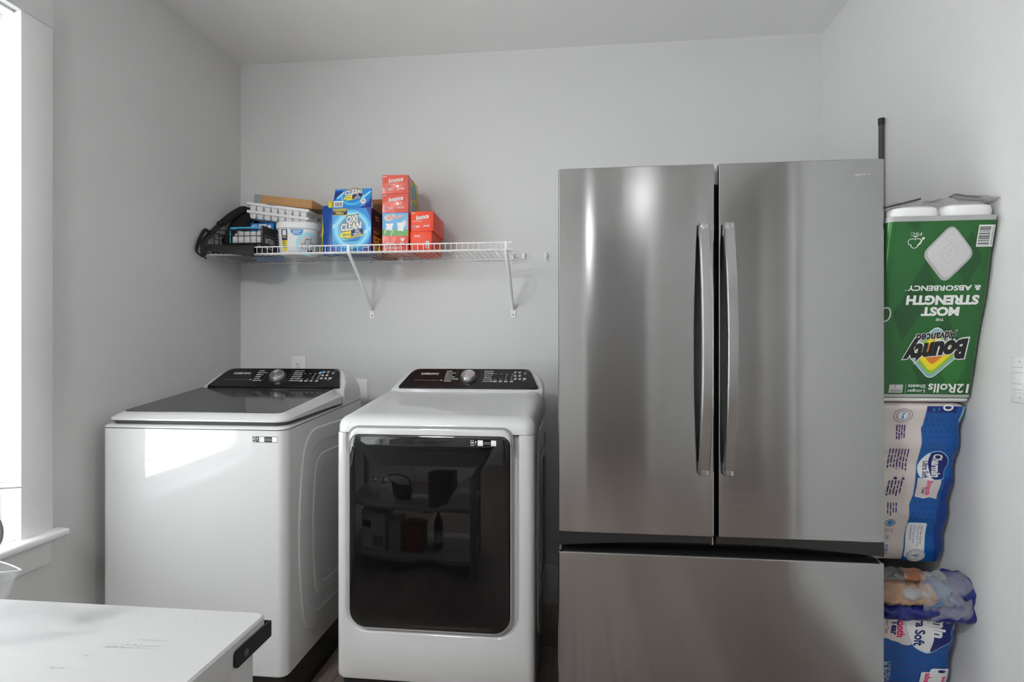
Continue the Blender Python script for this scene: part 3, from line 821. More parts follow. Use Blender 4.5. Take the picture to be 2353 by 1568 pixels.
for k, (z0, ht, lb) in enumerate(((DZ, .174, 'tall dryer sheet box with a meadow picture, lowest of the tall stack'), (DZ+.1745, .085, 'shrink-wrapped red dryer sheet box in the middle of the tall stack'), (DZ+.260, .085, 'shrink-wrapped red dryer sheet box on top of the tall stack'))):
    t = carton('dryer_sheet_box', lb, 'box', -.866, 2.512, z0, BW, BD, ht, 3.5, 'bouncewrap', 'red dryer sheet boxes on the shelf')
    p = Print()
    if k == 0:
        p.rect(0.001, .068, BW-.001, ht-.001, 'sky_print', 1); p.rect(.001, .068, BW-.001, .098, 'grass_print', 2)
        p.ell(.030, .150, .022, .016, 'p_lgrey', 2); p.ell(.045, .160, .016, .009, 'p_dimwhite', 2); p.ell(.100, .125, .012, .016, 'p_lgrey', 2)
        p.text('bounce', .024, .141, .096, .159, 'p_white', 4, bold=.07, shear=.15, slant=.14)
        p.text('bounce', .0255, .1425, .0945, .1575, 'bounce', 5, bold=.01, shear=.15, slant=.14)
        p.poly([(.016, .125), (.034, .123), (.052, .126), (.047, .108), (.044, .090), (.031, .096), (.018, .094), (.020, .110)], 'p_white', 3)
        p.poly([(.066, .128), (.088, .129), (.108, .135), (.100, .110), (.097, .088), (.083, .091), (.070, .090), (.072, .108)], 'p_white', 3)
        for a, bb in ((.093, .049),):
            p.ell(a, bb, .0062, .0055, 'p_white', 3)
            for q in (-.009, -.0035, .0035, .009): p.ell(a+q, bb+.009-abs(q)*.35, .0022, .003, 'p_white', 3)
        p.lines(.080, .030, .106, .038, 2, 'p_white', 3, .5); p.ring(.025, .052, .006, .007, .0015, 'p_white', 3); p.ring(.055, .052, .006, .007, .0015, 'p_white', 3)
        p.lines(.015, .030, .066, .038, 2, 'p_white', 3, .5); p.lines(.02, .006, .10, .020, 3, 'p_white', 3, .4, seed=3)
        painted_wrinkles(p, .075, .066, 40, 3)
        p.poly([(.012, .07), (.018, .09), (.014, .11), (.010, .085)], 'p_dimwhite', 4); p.poly([(.04, .066), (.052, .09), (.05, .10), (.036, .07)], 'p_dimwhite', 4)
    else:
        small_front(p, BW, ht, True); painted_wrinkles(p, BW, ht, 46, 10+k)
    p.build('front_print', t, FM())
    p = Print()
    if k: 
        p.rect(.002, .0, .030, ht, 'sky_print', 1); p.poly([(.06, 0), (.06, ht*.6), (.10, ht), (.16, ht), (.19, ht*.3), (.185, 0)], 'p_yellow', 1); p.poly([(.065, 0), (.065, ht*.55), (.105, ht*.95), (.15, ht*.9), (.175, ht*.3), (.17, 0)], 'grass_print', 2)
        p.poly([(.09, 0), (.10, ht*.6), (.13, ht*.7), (.14, 0)], 'sky_print', 3)
    else: p.rect(.0, .02, .04, .05, 'navy', 1)
    p.build('side_print', t, SM(BW))
for k, (x, z0, ht, dp, lb) in enumerate(((-.7425, DZ, .090, .215, 'plain red dryer sheet box lying under another in the short stack'), (-.739, DZ+.0905, .090, .232, 'red dryer sheet box on top of the short stack beside the tall one'))):
    wd = .100 if k == 0 else .104
    t = carton('dryer_sheet_box', lb, 'box', x, 2.532, z0, wd, dp, ht, 1.5, 'bounce', 'red dryer sheet boxes on the shelf')
    p = Print()
    if k: small_front(p, wd, ht, False)
    else:
        p.lines(.02, .062, .055, .072, 2, 'p_white', 2, .5); p.rrect(.072, .012, .090, .046, .004, 'p_lgrey', 2); p.rect(.076, .018, .086, .024, 'bounce', 3); p.rect(.076, .030, .086, .036, 'bounce', 3); p.lines(.045, .026, .07, .030, 1, 'p_white', 2, .4)
    p.build('front_print', t, FM())
    p = Print()
    p.lines(.01, .03, dp*.75, .082, 6, 'bouncedark', 2, .25, seed=8+k)
    p.build('side_print', t, SM(wd))

# big detergent box
OW, OD, OH = .188, .16, .204
t = carton('detergent_box', 'large blue stain remover powder box with its lid flap raised', 'box', -1.112, 2.532, DZ, OW, OD, OH, 0, 'oxi_deep')
U = lambda z: (z-245)/555*OW
V = lambda z: (1140-z)/550*(OH+.001)
p = Print()
p.rect(.001, .001, OW-.001, OH-.001, 'oxi_blue', 1)
p.poly([(U(246), V(1080)), (U(400), V(1139)), (U(246), V(1139))], 'oxi_deep', 2); p.poly([(U(620), V(1139)), (U(798), V(1139)), (U(798), V(900)), (U(760), V(1030))], 'oxi_deep', 2)
p.poly([(U(720), V(591)), (U(798), V(591)), (U(798), V(800)), (U(770), V(680))], 'oxi_deep', 2)
def inbox(cu, cv, ru, rv, m, lay):
    pts = [(min(OW-.001, max(.001, cu+ru*math.cos(a/48*2*PI))), min(OH-.001, max(.001, cv+rv*math.sin(a/48*2*PI)))) for a in range(48)]
    p.poly(pts, m, lay)
cu, cv = U(520), V(860)
inbox(cu, cv, .092, .090, 'oxi_sky', 3); inbox(cu, cv, .080, .080, 'oxi_pale', 4); inbox(cu+.003, cv, .070, .071, 'oxi_sky', 5); inbox(cu+.006, cv+.004, .058, .060, 'oxi_blue', 6)
p.poly([(U(250), V(800)), (U(330), V(760)), (U(420), V(690)), (U(440), V(700)), (U(340), V(790)), (U(250), V(850))], 'oxi_pale', 7)
p.poly([(U(690), V(880)), (U(780), V(830)), (U(795), V(850)), (U(700), V(930))], 'oxi_pale', 7)
R = random.Random(5)
for _ in range(70):
    a = R.uniform(0, 2*PI); q = R.uniform(.055, .092); uu, vv = cu+q*math.cos(a), cv+q*math.sin(a)
    if .004 < uu < OW-.004 and .004 < vv < OH-.004: p.ell(uu, vv, R.uniform(.0005, .0016), R.uniform(.0005, .0016), 'p_white' if R.random() < .6 else 'oxi_pale', 8, 8)
def oxi_logo(p, f, U, V, oxi, clean, pill1, pill2, band, lay=9):
    for tx, (a, b_, c, d_) in (('OXI', oxi), ('CLEAN', clean)):
        if tx == 'OXI' and oxi is None: continue
        u0, u1, v0, v1 = U(a), U(c), V(d_), V(b_)
        e = .0045*f
        p.text(tx, u0-e, v0-e, u1+e, v1+e, 'p_yellow', lay, bold=.11, shear=.1, slant=.09)
        p.text(tx, u0-e*.7, v0-e*.7, u1+e*.7, v1+e*.7, 'navy', lay+1, bold=.085, shear=.1, slant=.09)
        p.text(tx, u0, v0, u1, v1, 'p_white', lay+2, bold=.04, shear=.1, slant=.09)
    a, b_, c, d_ = band
    p.poly([(U(a), V(d_)), (U(c)-.006, V(d_-45)), (U(c), V(b_-45)), (U(a), V(b_+5))], 'p_yellow', lay+3)
    a, b_, c, d_ = pill1
    p.poly([(U(a)+.004, V(d_)), (U(c), V(d_-22)), (U(c), V(b_-22)), (U(a)+.008, V(b_)), (U(a), V(b_+25)), (U(a), V(d_-20))], 'p_yellow', lay+4)
    p.text('VERSATILE', U(a+35), V(d_-15), U(c-10), V(b_+12), 'oxi_deep', lay+6, bold=.02, slant=.08)
    a, b_, c, d_ = pill2
    p.poly([(U(a), V(d_)), (U(c)-.006, V(d_-20)), (U(c), V(d_-45)), (U(c), V(b_-5)), (U(c)-.006, V(b_-22)), (U(a), V(b_))], 'navy', lay+5)
    p.text('STAIN', U(a+55), V((b_+d_)/2-6), U(c-55), V(b_-2), 'p_white', lay+6, bold=.02, slant=.1)
    p.text('REMOVER', U(a+30), V(d_-12), U(c-30), V((b_+d_)/2), 'p_white', lay+6, bold=.02, slant=.1)
    a, b_, c, d_ = band
    p.text('MAX EFFICIENCY', U(a+5), V(d_-6), U(c-45), V(b_+18), 'oxi_deep', lay+6, bold=.02, slant=.10)
oxi_logo(p, 1, U, V, (445, 690, 612, 783), (365, 785, 662, 882), (355, 898, 515, 958), (515, 868, 685, 945), (420, 940, 690, 985))
p.text('SUPERIOR FORMULA', U(400), V(1018), U(640), V(996), 'oxi_deep', 15, slant=.1)
p.rrect(.001, V(682), U(465), V(598), .006, 'p_yellow', 9); p.rrect(.0, V(677), U(460), V(603), .006, 'navy', 10)
p.text('CONCENTRATED', U(262), V(632), U(445), V(608), 'p_yellow', 12, bold=.03); p.text('FORMULA', U(300), V(668), U(410), V(640), 'p_yellow', 12, bold=.03)
p.lines(U(695), V(1095), U(775), V(1050), 4, 'p_white', 9, .45)
p.build('front_print', t, FM(), step=.00008)
p = Print()
p.rect(.001, .004, OD-.001, OH-.002, 'oxi_side', 1); p.rrect(.022, .0, .135, .118, .006, 'p_white', 2); p.rrect(.024, .0, .133, .116, .006, 'p_black', 3)
p.rect(.024, .002, .133, .082, 'p_yellow', 4); p.text('101', .032, .088, .066, .108, 'p_white', 5, bold=.04); p.lines(.07, .09, .12, .108, 2, 'p_yellow', 5, .5)
R = random.Random(2)
for i in range(4):
    for j in range(3): p.ell(.036+i*.026, .066-j*.026, .007, .008, 'p_black' if (i+j) % 2 else 'p_dimwhite', 5, 12)
    p.lines(.026+i*.027, .049, .044+i*.027, .052, 1, 'p_black', 5, .6)
p.lines(.05, .150, .12, .176, 2, 'p_yellow', 3, .5); p.lines(.045, .125, .12, .142, 2, 'rust', 3, .5)
p.build('side_print', t, SM(OW), step=.00008)
# raised lid flap
b = B(); bx(b, .004, .0, OH, OW-.004, .003, OH+.001); 
loft(b, [[(.0, .0, OH-.001), (OW, .0, OH-.001), (OW, .003, OH-.001), (0, .003, OH-.001)], [(.010, .014, OH+.092), (OW-.004, .014, OH+.092), (OW-.004, .017, OH+.092), (.010, .017, OH+.092)]])
fl = obj('lid_flap', b, 'oxi_deep', t)
V2 = lambda z: (590-z)/275*.092
fmap = lambda u, v, h: Vector((.0+u, v*.014/.092-h, OH+v))
p = Print()
p.poly([(.001, .001), (OW-.001, .001), (OW-.005, .091), (.012, .091)], 'oxi_blue', 1)
p.poly([(U(640), V2(588)), (U(797), V2(588)), (U(792), V2(420)), (U(760), V2(500))], 'oxi_deep', 2); p.poly([(U(262), V2(480)), (U(400), V2(340)), (U(280), V2(340))], 'oxi_deep', 2)
p.ell(U(520), V2(430), .055, .040, 'oxi_sky', 3); p.ell(U(520), V2(425), .046, .033, 'oxi_blue', 4)
p.poly([(U(300), V2(440)), (U(400), V2(350)), (U(420), V2(360)), (U(320), V2(460))], 'oxi_pale', 5); p.poly([(U(650), V2(440)), (U(770), V2(350)), (U(790), V2(360)), (U(680), V2(460))], 'oxi_pale', 5)
oxi_logo(p, .9, U, V2, (490, 318, 590, 338), (415, 340, 655, 415), (397, 428, 522, 470), (522, 400, 665, 462), (440, 462, 665, 490))
p.rect(U(265), V2(575), U(395), V2(485), 'p_white', 6); p.bars(U(280), V2(565), U(382), V2(505), 'p_black', 7)
p.ell(U(680), V2(495), .0135, .0135, 'p_white', 6); p.text('70%', U(655), V2(492), U(700), V2(475), 'bounce', 7, bold=.04); p.text('MORE', U(655), V2(512), U(705), V2(497), 'bounce', 7, bold=.03)
p.lines(U(640), V2(562), U(735), V2(552), 1, 'p_white', 6, .5)
p.build('flap_print', fl, fmap, step=.00008)

# small brown carton behind
t = thing('cardboard_box', 'small brown cardboard box behind the blue powder box', 'box', (-.985, 2.715, DZ))
obj('shell', bx(B(), 0, 0, 0, .10, .07, .262, .001), 'carddark', t)
obj('flap', loft(B(), [[(.0, .0, .262), (.10, .0, .262), (.10, .002, .262), (0, .002, .262)], [(.0, -.012, .285), (.10, -.012, .285), (.10, -.010, .285), (0, -.010, .285)]]), 'card', t)

# blue pouch
t = thing('detergent_pouch', 'glossy blue detergent pouch standing between white tub and large blue box', 'pouch', (-1.158, 2.625, DZ))
b = B(); rings = []
for i in range(15):
    s = i/14; z = .24*s; wv = .040+.004*math.sin(s*9)+.002*math.sin(s*23); dp = .032*(1-s)**.6+.003
    rings.append([(wv*math.cos(a/20*2*PI)*(1.0), dp*math.sin(a/20*2*PI), z) for a in range(20)])
obj('pouch', loft(b, rings), 'pouch', t)
obj('pour_cap', lathe(B(), [(.013, .228), (.013, .256), (.011, .259)], 20), 'p_yellow', t)
p = Print(); p.poly([(-.038, .005), (-.030, .005), (-.034, .06), (-.031, .12), (-.036, .18), (-.040, .12)], 'p_yellow', 1); p.poly([(-.031, .02), (-.028, .02), (-.030, .10), (-.032, .10)], 'p_lime', 2)
p.build('edge_print', t, lambda u, v, h: Vector((u, -math.sqrt(max(0, 1-(u/.044)**2))*(.032*(1-v/.24)**.6+.003)-h-.0008, v)), maxlen=.012)
# clear blue bag lump on top of it
t = thing('plastic_bag', 'crumpled clear bluish plastic bag between the flat carton and blue box', 'bag', (-1.165, 2.70, DZ+.225))
b = bmesh.new(); bmesh.ops.create_icosphere(b, subdivisions=4, radius=1)
for v in b.verts:
    nv = noise.noise(v.co*2.2)*.25+noise.noise(v.co*6)*.10; v.co = v.co*(1+nv); v.co = Vector((v.co.x*.035, v.co.y*.03, v.co.z*.026+.02))
mat('bagblue', srgb(70, 102, 135), 0.15, coat=0.5); obj('bag', b, 'bagblue', t, sharp=20)

# rounded-section packs and tubs -----------------------------------------
def section(wd, dp, r):
    arc = PI/2*r; fw = wd-2*r; sd = dp-2*r
    segs = [('a', (r, r), PI, arc), ('l', (r, 0), (1, 0), fw), ('a', (wd-r, r), 1.5*PI, arc), ('l', (wd, r), (0, 1), sd), ('a', (wd-r, dp-r), 0, arc), ('l', (wd-r, dp), (-1, 0), fw), ('a', (r, dp-r), .5*PI, arc), ('l', (0, dp-r), (0, -1), sd)]
    tot = sum(q[3] for q in segs)
    def P(s):
        s %= tot
        for k, o, d, l in segs:
            if s <= l+1e-9:
                if k == 'l': return o[0]+d[0]*s, o[1]+d[1]*s, d[1], -d[0]
                a = d+s/r; return o[0]+r*math.cos(a), o[1]+r*math.sin(a), math.cos(a), math.sin(a)
            s -= l
        return P(0)
    return P, tot, arc
# white tub
t = thing('detergent_tub', 'white plastic stain remover tub with a lid, beside the black wire basket', 'tub', (-1.384, 2.514, DZ+.001), (0, 0, math.radians(14)))
TW, TD, TH = .188, .150, .124
def tubring(g_, z, n=72):
    P, tot, arc = section(TW+2*g_, TD+2*g_, .058+g_)
    return [(P(tot*i/n)[0]-g_, P(tot*i/n)[1]-g_, z) for i in range(n)]
obj('tub', loft(B(), [tubring(-.014, .0), tubring(-.010, .004), tubring(-.002, TH), ]), 'plastic', t)
obj('lid', loft(B(), [tubring(.001, TH-.008), tubring(.005, TH-.006), tubring(.006, TH+.010), tubring(.003, TH+.022), tubring(-.004, TH+.027), tubring(-.03, TH+.025)]), 'plastic', t)
Pt, tott, arct = section(TW, TD, .058)
def tubmap(u, v, h):
    x, y, nx, ny = Pt(arct*.35+u); k = -.010+.008*v/TH+h+.0006
    return Vector((x+nx*k, y+ny*k, v))
p = Print()
p.rect(.028, .060, .058, .112, 'navy', 1); p.rect(.034, .084, .052, .108, 'p_white', 2); p.lines(.031, .070, .055, .080, 2, 'p_yellow', 2, .6)
p.poly([(.026, .060), (.060, .060), (.060, .030), (.054, .014), (.043, .006), (.032, .014), (.026, .030)], 'p_yellow', 1); p.lines(.031, .020, .055, .056, 4, 'navy', 2, .4)
p.poly([(.072, .112), (.130, .112), (.128, .098), (.118, .088), (.100, .084), (.084, .088), (.074, .100)], 'oxi_blue', 1); p.text('40% MORE', .083, .100, .120, .108, 'p_white', 2, bold=.02); p.lines(.083, .090, .118, .098, 2, 'p_white', 2, .5)
p.ell(.155, .045, .060, .055, 'oxi_pale', 1); p.ell(.158, .042, .050, .046, 'p_lgrey', 2)
for tx, q in (('OXI', (.140, .046, .166, .066)), ('CLEAN', (.124, .022, .178, .046))):
    e = .003; p.text(tx, q[0]-e, q[1]-e, q[2]+e, q[3]+e, 'navy', 4, bold=.10, shear=.1, slant=.09); p.text(tx, *q, 'p_white', 5, bold=.03, shear=.1, slant=.09)
p.rrect(.122, .004, .150, .018, .004, 'p_white', 3); p.rect(.15, .002, .176, .018, 'navy', 3); p.lines(.126, .008, .146, .014, 1, 'navy', 4, .5)
p.build('label_print', t, tubmap, maxlen=.012, step=.00015)

# white organiser trays
for k, (zz, lb) in enumerate(((1.927, 'white compartment tray, lower of the two stacked on the tub'), (1.966, 'white compartment tray, upper of the two, under the flat brown carton'))):
    t = thing('compartment_tray', lb, 'tray', (-1.597, 2.642, zz), (0, math.radians(8.2), 0), 'white trays stacked on the shelf')
    b = B(); W_, D_ = .322, .146
    loft(b, [[(x, y, 0) for x, y in rr(0, 0, W_, D_, .006, 3)], [(x, y, .001) for x, y in rr(-.001, -.001, W_+.001, D_+.001, .006, 3)], [(x, y, -.012) for x, y in rr(-.001, -.001, W_+.001, D_+.001, .006, 3)], [(x, y, -.012) for x, y in rr(.006, .006, W_-.006, D_-.006, .006, 3)]], True, True)
    obj('rim', b, 'tray', t)
    b = B(); nx = 8
    for i in range(nx):
        for j in range(3):
            x0 = .010+i*(W_-.02)/nx; x1 = x0+(W_-.02)/nx-.002; y0 = .008+j*(D_-.016)/3; y1 = y0+(D_-.016)/3-.002
            loft(b, [[(x, y, -.011) for x, y in rr(x0, y0, x1, y1, .004, 2)], [(x, y, -.034) for x, y in rr(x0+.004, y0+.004, x1-.004, y1-.004, .006, 2)], [(x, y, -.037) for x, y in rr(x0+.007, y0+.007, x1-.007, y1-.007, .006, 2)]])
    obj('cups', b, 'tray', t)
    if k:
        obj('clip', bx(B(), .105, -.003, -.002, .150, .004, .004, .001), 'midgrey', t)
# flat brown carton on the trays
t = thing('flat_carton', 'long flat brown cardboard carton lying tilted on top of the white trays', 'box', (-1.575, 2.668, 1.9685), (0, math.radians(7.2), 0))
obj('shell', bx(B(), 0, 0, 0, .30, .112, .042, .001), 'card', t)
obj('end_tape', bx(B(), -.0012, -.0012, .0005, .038, .113, .0432, .0005), 'p_grey', t, label='grey taped end')
obj('flap', loft(B(), [[(.30, .0, .001), (.30, .10, .001), (.30, .10, .003), (.30, 0, .003)], [(.395, -.004, .004), (.395, .09, .004), (.395, .09, .006), (.395, -.004, .006)]]), 'carddark', t)

# blue carton behind the basket
t = carton('supply_box', 'small blue carton with a barcode, behind the black wire basket', 'box', -1.585, 2.655, DZ, .118, .105, .172, 0, 'box_blue')
p = Print(); p.text('425', .008, .150, .034, .166, 'p_white', 2, bold=.03); p.rect(.042, .110, .084, .166, 'p_white', 2); p.bars(.047, .118, .079, .158, 'p_black', 3); p.rect(.090, .138, .106, .162, 'p_white', 2); p.lines(.090, .124, .106, .132, 2, 'p_white', 2, .5); p.ell(.012, .125, .002, .002, 'p_white', 2)
p.build('front_print', t, FM())
p = Print(); p.rect(.01, .02, .09, .16, 'navy', 1); p.lines(.02, .05, .08, .12, 5, 'p_lgrey', 2, .3)
p.build('side_print', t, SM(.118))

# black wire basket with a name plate at its end
t = thing('wire_basket', 'black wire basket with a lettered black end plate, beside the white tub', 'basket', (-1.575, 2.51, DZ))
b = B(); X0, X1, Y1, Z1 = -.138, .135, .112, .110
r = .0016
for z in (.002, .045, .082, Z1):
    tube(b, [(X0, 0, z), (X1, 0, z), (X1, Y1, z), (X0, Y1, z)], r*(1.7 if z in (.002, Z1) else 1), 6, closed=True)
nx = 9
for i in range(nx+1):
    x = X0+(X1-X0)*i/nx
    tube(b, [(x, 0, Z1), (x, 0, .002), (x, Y1, .002), (x, Y1, Z1)], r, 6)
for j in range(1, 4): tube(b, [(X0, Y1*j/4, Z1), (X0, Y1*j/4, .002), (X1, Y1*j/4, .002)], r, 6)
obj('wires', b, 'black', t)
pl = obj('end_plate', bx(B(), X1+.002, -.006, -.001, X1+.005, Y1+.006, .128, .001), 'black', t)
p = Print(); 
for q in ((.018, .036, .104, .0375), (.018, .0855, .104, .087), (.018, .036, .0195, .087), (.1025, .036, .104, .087)): p.rect(*q, 'p_lgrey', 1)
p.text('BARTESIAN', .024, .050, .098, .076, 'p_white', 1, bold=.02); p.lines(.018, .022, .10, .030, 1, 'p_lgrey', 1, .5)
p.build('lettering', pl, plane_map((X1+.005, -.006, -.001), (0, 1, 0), (0, 0, 1)))
t = thing('carton', 'open carton edged in light blue with white packets, inside the black wire basket', 'box', (-1.605, 2.515, DZ+.006))
obj('bottom', bx(B(), 0, .0, 0, .155, .10, .045, .001), 'black', t)
b = B()
for q in ((0, 0, .112, .155, .0035, .1185), (0, 0, .045, .0035, .0035, .1185)): bx(b, *q)
bx(b, 0, .0, .1125, .0035, .10, .1185); obj('blue_edge', b, 'sky_blue', t)
obj('lining', bx(B(), .004, .095, .04, .154, .10, .112), 'navy', t)
b = B(); R = random.Random(4)
for i in range(7):
    z = .046+i*.0075
    x0 = .012+.025*max(0, (i-3)/4)+R.uniform(-.003, .003)
    b2 = bx(B(), x0, .004, z, .150, .088, z+.0065, .002)
    for v in b2.verts: v.co.z += .004*math.sin(v.co.x*40+i)*.4
    join(b, b2)
pk_ = obj('packets', b, 'tissue', t); pk_['kind'] = 'stuff'

# black backpack against the left wall, its straps hanging over the shelf edge
t = thing('backpack', 'black backpack slumped in the wall corner with straps hanging over the shelf edge', 'bag', (-1.665, 2.68, DZ))
bo = Vector((-1.665, 2.68, DZ))
b = B(); rings = []
for i in range(15):
    s = i/14; y = -.045+.152*s; topz = .120+.160*min(1, s*1.25)**.9-.02*max(0, s-.85)/.15; hw = (.050+.012*math.sin(s*PI))*(1-.5*max(0, s-.9)/.1)*(1-.35*max(0, .08-s)/.08)
    pts = rr(-.053, .004, hw*1.06, topz, (.02, .02, .04, .03), 6)
    rings.append([(x+.006*noise.noise(Vector((x*20, y*20, z*20))), y, z+.006*noise.noise(Vector((x*18, y*18+5, z*18)))) for x, z in pts])
obj('bag', loft(b, rings), 'fabric', t, sharp=50)
def rel(pts): return [tuple(Vector(p)-bo) for p in pts]
def strapobj(name, pts, wd, th, up=(1, 0, .2), m='strap'):
    return obj(name, tube(B(), smooth_pts(rel(pts), 6), .01, 10, flat=(wd, th), up=up), m, t, sharp=50)
strapobj('shoulder_strap', S1, .013, .003)
strapobj('strap_pad', S1[:4], .019, .008, m='fabric')
strapobj('carry_loop', S2, .009, .0025)
b = B(); q = rel([S1[3]])[0]; bx(b, q[0]-.012, q[1]-.02, q[2]-.006, q[0]+.012, q[1]+.02, q[2]+.010, .004); obj('buckle', b, 'black', t)
strapobj('piping', [(-1.604, 2.735, 1.905), (-1.601, 2.70, 1.875), (-1.600, 2.665, 1.835), (-1.603, 2.645, 1.80)], .0016, .0016, m='midgrey')
strapobj('strap_tail', TAIL, .005, .002)
# flap hanging over the lip of the shelf
b = B(); rings = []
for i in range(13):
    s = i/12; x = -1.704+.232*s; zt_ = 1.7235+.002*math.sin(s*7)
    lo = 1.702-.034*s
    prof = [(2.555, zt_-.030), (2.520, zt_-.002), (2.497, zt_+.004), (2.487, zt_-.004), (2.481, (zt_+lo)/2), (2.478+.004*math.sin(s*9), lo)]
    out = [(x+.010*(k/5)*s, y-.006, z) for k, (y, z) in enumerate(prof)]; inn = [(x+.010*(k/5)*s, y-.001, z-.003 if k < 3 else z) for k, (y, z) in enumerate(prof)][::-1]
    rings.append(rel(out+inn))
obj('storm_flap', loft(b, rings), 'nylon', t, sharp=50)

# ================================================================== paper goods beside the refrigerator
class Pack:
    """soft upright pack; its faces lean: y of the front at base (yb) and top (yt)"""
    def __init__(s, name, label, cat, x0, x1, z0, z1, yb, yt, dp, r, bulge, group=None):
        s.x0, s.z0, s.w, s.h, s.dp, s.r = x0, z0, x1-x0, z1-z0, dp, r
        s.k = (yt-yb)/(z1-z0); s.bulge = bulge
        s.t = thing(name, label, cat, (x0, yb, z0), (0, 0, 0), group)
        s.P, s.tot, s.arc = section(s.w, dp, r)
    def pt(s, q, v, h=0.0):
        """q metres along the front from the flat x0 position (x-like coordinate), v height"""
        # turn an x-like coordinate into arc length: corners are followed around
        x = q
        if x < s.r: a = s.arc-(s.r-x)*1.15
        elif x > s.w-s.r: a = s.arc+s.w-2*s.r+(x-(s.w-s.r))*1.15
        else: a = s.arc+(x-s.r)
        return s.at(a, v, h)
    def at(s, a, v, h=0.0):
        X, Y, nx, ny = s.P(a); bb = s.bulge(a, v)+h
        return Vector((X+nx*bb, Y+ny*bb+s.k*v, v))
    def body(s, name, m, v0, v1, nv, n=84, close=.02, parent=None, extra=0.0, caps=True, rough=0.0):
        rings = []
        for i in range(nv+1):
            v = v0+(v1-v0)*i/nv
            e = min(v-v0, v1-v)
            inset = close*(1-math.sqrt(max(0, 1-(1-min(1, e/close))**2))) if close else 0
            rings.append([s.at(s.tot*j/n, v, extra-inset+(rough*noise.noise(Vector((j*.35, v*40, 2.0))) if rough else 0)) for j in range(n)])
        return obj(name, loft(B(), rings, caps, caps), m, parent or s.t, sharp=60)

# ---- paper towels (upside down, green wrapper)
bul = lambda a, v: .002*math.sin(a*30)*math.sin(v*25)+.003*math.sin(v/.56*PI)
pk = Pack('paper_towel_pack', 'green-wrapped pack of paper towels standing upside down on top of the other packs', 'paper towels', 0.866, 1.146, 1.099, 1.655, 1.791, 1.668, .24, .018, bul)
W, H = pk.w, .556
zz = lambda z: z-1.099
xx = lambda x: x-.866
pk.body('wrapper', 'g_green', zz(1.112), zz(1.612), 40, close=0)
pk.body('bottom_band', 'tissue', 0, zz(1.1135), 8, close=.012)
pk.body('top_band', 'p_silver', zz(1.6065), zz(1.620), 3, close=0, extra=.0006, caps=False)
# rolls showing through the clear top
for j in range(2):
    for i in range(2):
        cx = W*(.255+.49*i)+.002; cy = .068+.115*j+pk.k*.53
        b = B(); seg = 36; rings = []
        for rad_, z in ((.020, zz(1.652)), (.050, zz(1.654)), (.062, zz(1.648)), (.066, zz(1.636)), (.066, zz(1.60))):
            rings.append([(cx+rad_*1.045*math.copysign(abs(math.cos(a/seg*2*PI))**.55, math.cos(a/seg*2*PI)), cy+rad_*.96*math.copysign(abs(math.sin(a/seg*2*PI))**.55, math.sin(a/seg*2*PI))+pk.k*(z-.53), z+(.004*i-.004)) for a in range(seg)])
        rl = obj('paper_roll', loft(b, rings), 'tissue', pk.t, sharp=50)
# crumpled film on top
def crumple(name, m, x0, x1, y0, y1, zf, nx, ny, amp, seed, parent, lab=None):
    b = B(); g_ = []
    for i in range(nx+1):
        row = []
        for j in range(ny+1):
            x = x0+(x1-x0)*i/nx; y = y0+(y1-y0)*j/ny
            q = Vector((x*30, y*30, seed))
            row.append(b.verts.new((x+amp*.6*noise.noise(q*1.3), y+amp*.6*noise.noise(q*1.3+Vector((5, 1, 2))), zf(x, y)+amp*noise.noise(q)+amp*.6*noise.noise(q*2.3))))
        g_.append(row)
    for i in range(nx):
        for j in range(ny): b.faces.new((g_[i][j], g_[i+1][j], g_[i+1][j+1], g_[i][j+1]))
    return obj(name, b, m, parent, sharp=12, label=lab)
yt0 = pk.k*.56
cf = crumple('film', 'film', .002, W-.002, yt0+.004, yt0+.22, lambda x, y: .558+.012*max(0, 1-abs(x-.16)/.12), 22, 14, .010, 1.0, pk.t, 'crumpled clear film')
crumple('film_fold', 'p_lgrey', .10, .285, yt0+.012, yt0+.06, lambda x, y: .563+.018*max(0, 1-abs(x-.185)/.09), 16, 5, .008, 3.0, pk.t, 'bunched printed film edge')
b = B(); loft(b, [[(.0, yt0+.012, .552), (.0, yt0+.04, .553), (.0, yt0+.04, .550), (0, yt0+.012, .549)], [(.085, yt0+.016, .573), (.085, yt0+.045, .574), (.085, yt0+.045, .569), (.085, yt0+.016, .568)]]); obj('film_strip', b, 'darkgrey', pk.t, label='dark printed strip of the film')
b = B(); loft(b, [[(.165, yt0+.010, .575), (.165, yt0+.03, .580), (.165, yt0+.03, .574), (.165, yt0+.010, .570)], [(.255, yt0+.008, .562), (.255, yt0+.03, .565), (.255, yt0+.03, .560), (.255, yt0+.008, .558)]]); obj('film_strip', b, 'filmgrey', pk.t)
p = Print()
zb0, zb1 = zz(1.1135), zz(1.6065)
for i in range(-1, 5):
    for j in range(-1, 8):
        cxx, cyy = .036+i*.072+(j % 2)*.036, .03+j*.075
        if (i+2*j) % 3 == 0: m = 'g_green2'
        elif (i+j*3) % 4 == 1: m = 'g_green3'
        else: continue
        q = [(cxx, cyy-.075), (cxx+.036, cyy), (cxx, cyy+.075), (cxx-.036, cyy)]
        # clip to the wrapper by clamping
        if cyy-.075 < zb0 or cyy+.075 > zb1 or cxx-.036 < 0 or cxx+.036 > W: continue
        p.poly(q, m, 1)
p.rect(.0, zb0, W, zb0+.0085, 'p_silver', 2)
T = lambda s, x0, z0, x1, z1, m='p_white', lay=4, bold=.03, **k: p.text(s, xx(x0), zz(z0), xx(x1), zz(z1), m, lay, bold=bold, rot=180, **k)
p.dia(xx(1.0275), zz(1.518), .0700, .0815, 'p_silver', 3, .22); p.dia(xx(1.0285), zz(1.520), .0620, .0735, 'p_lgrey', 4, .2)
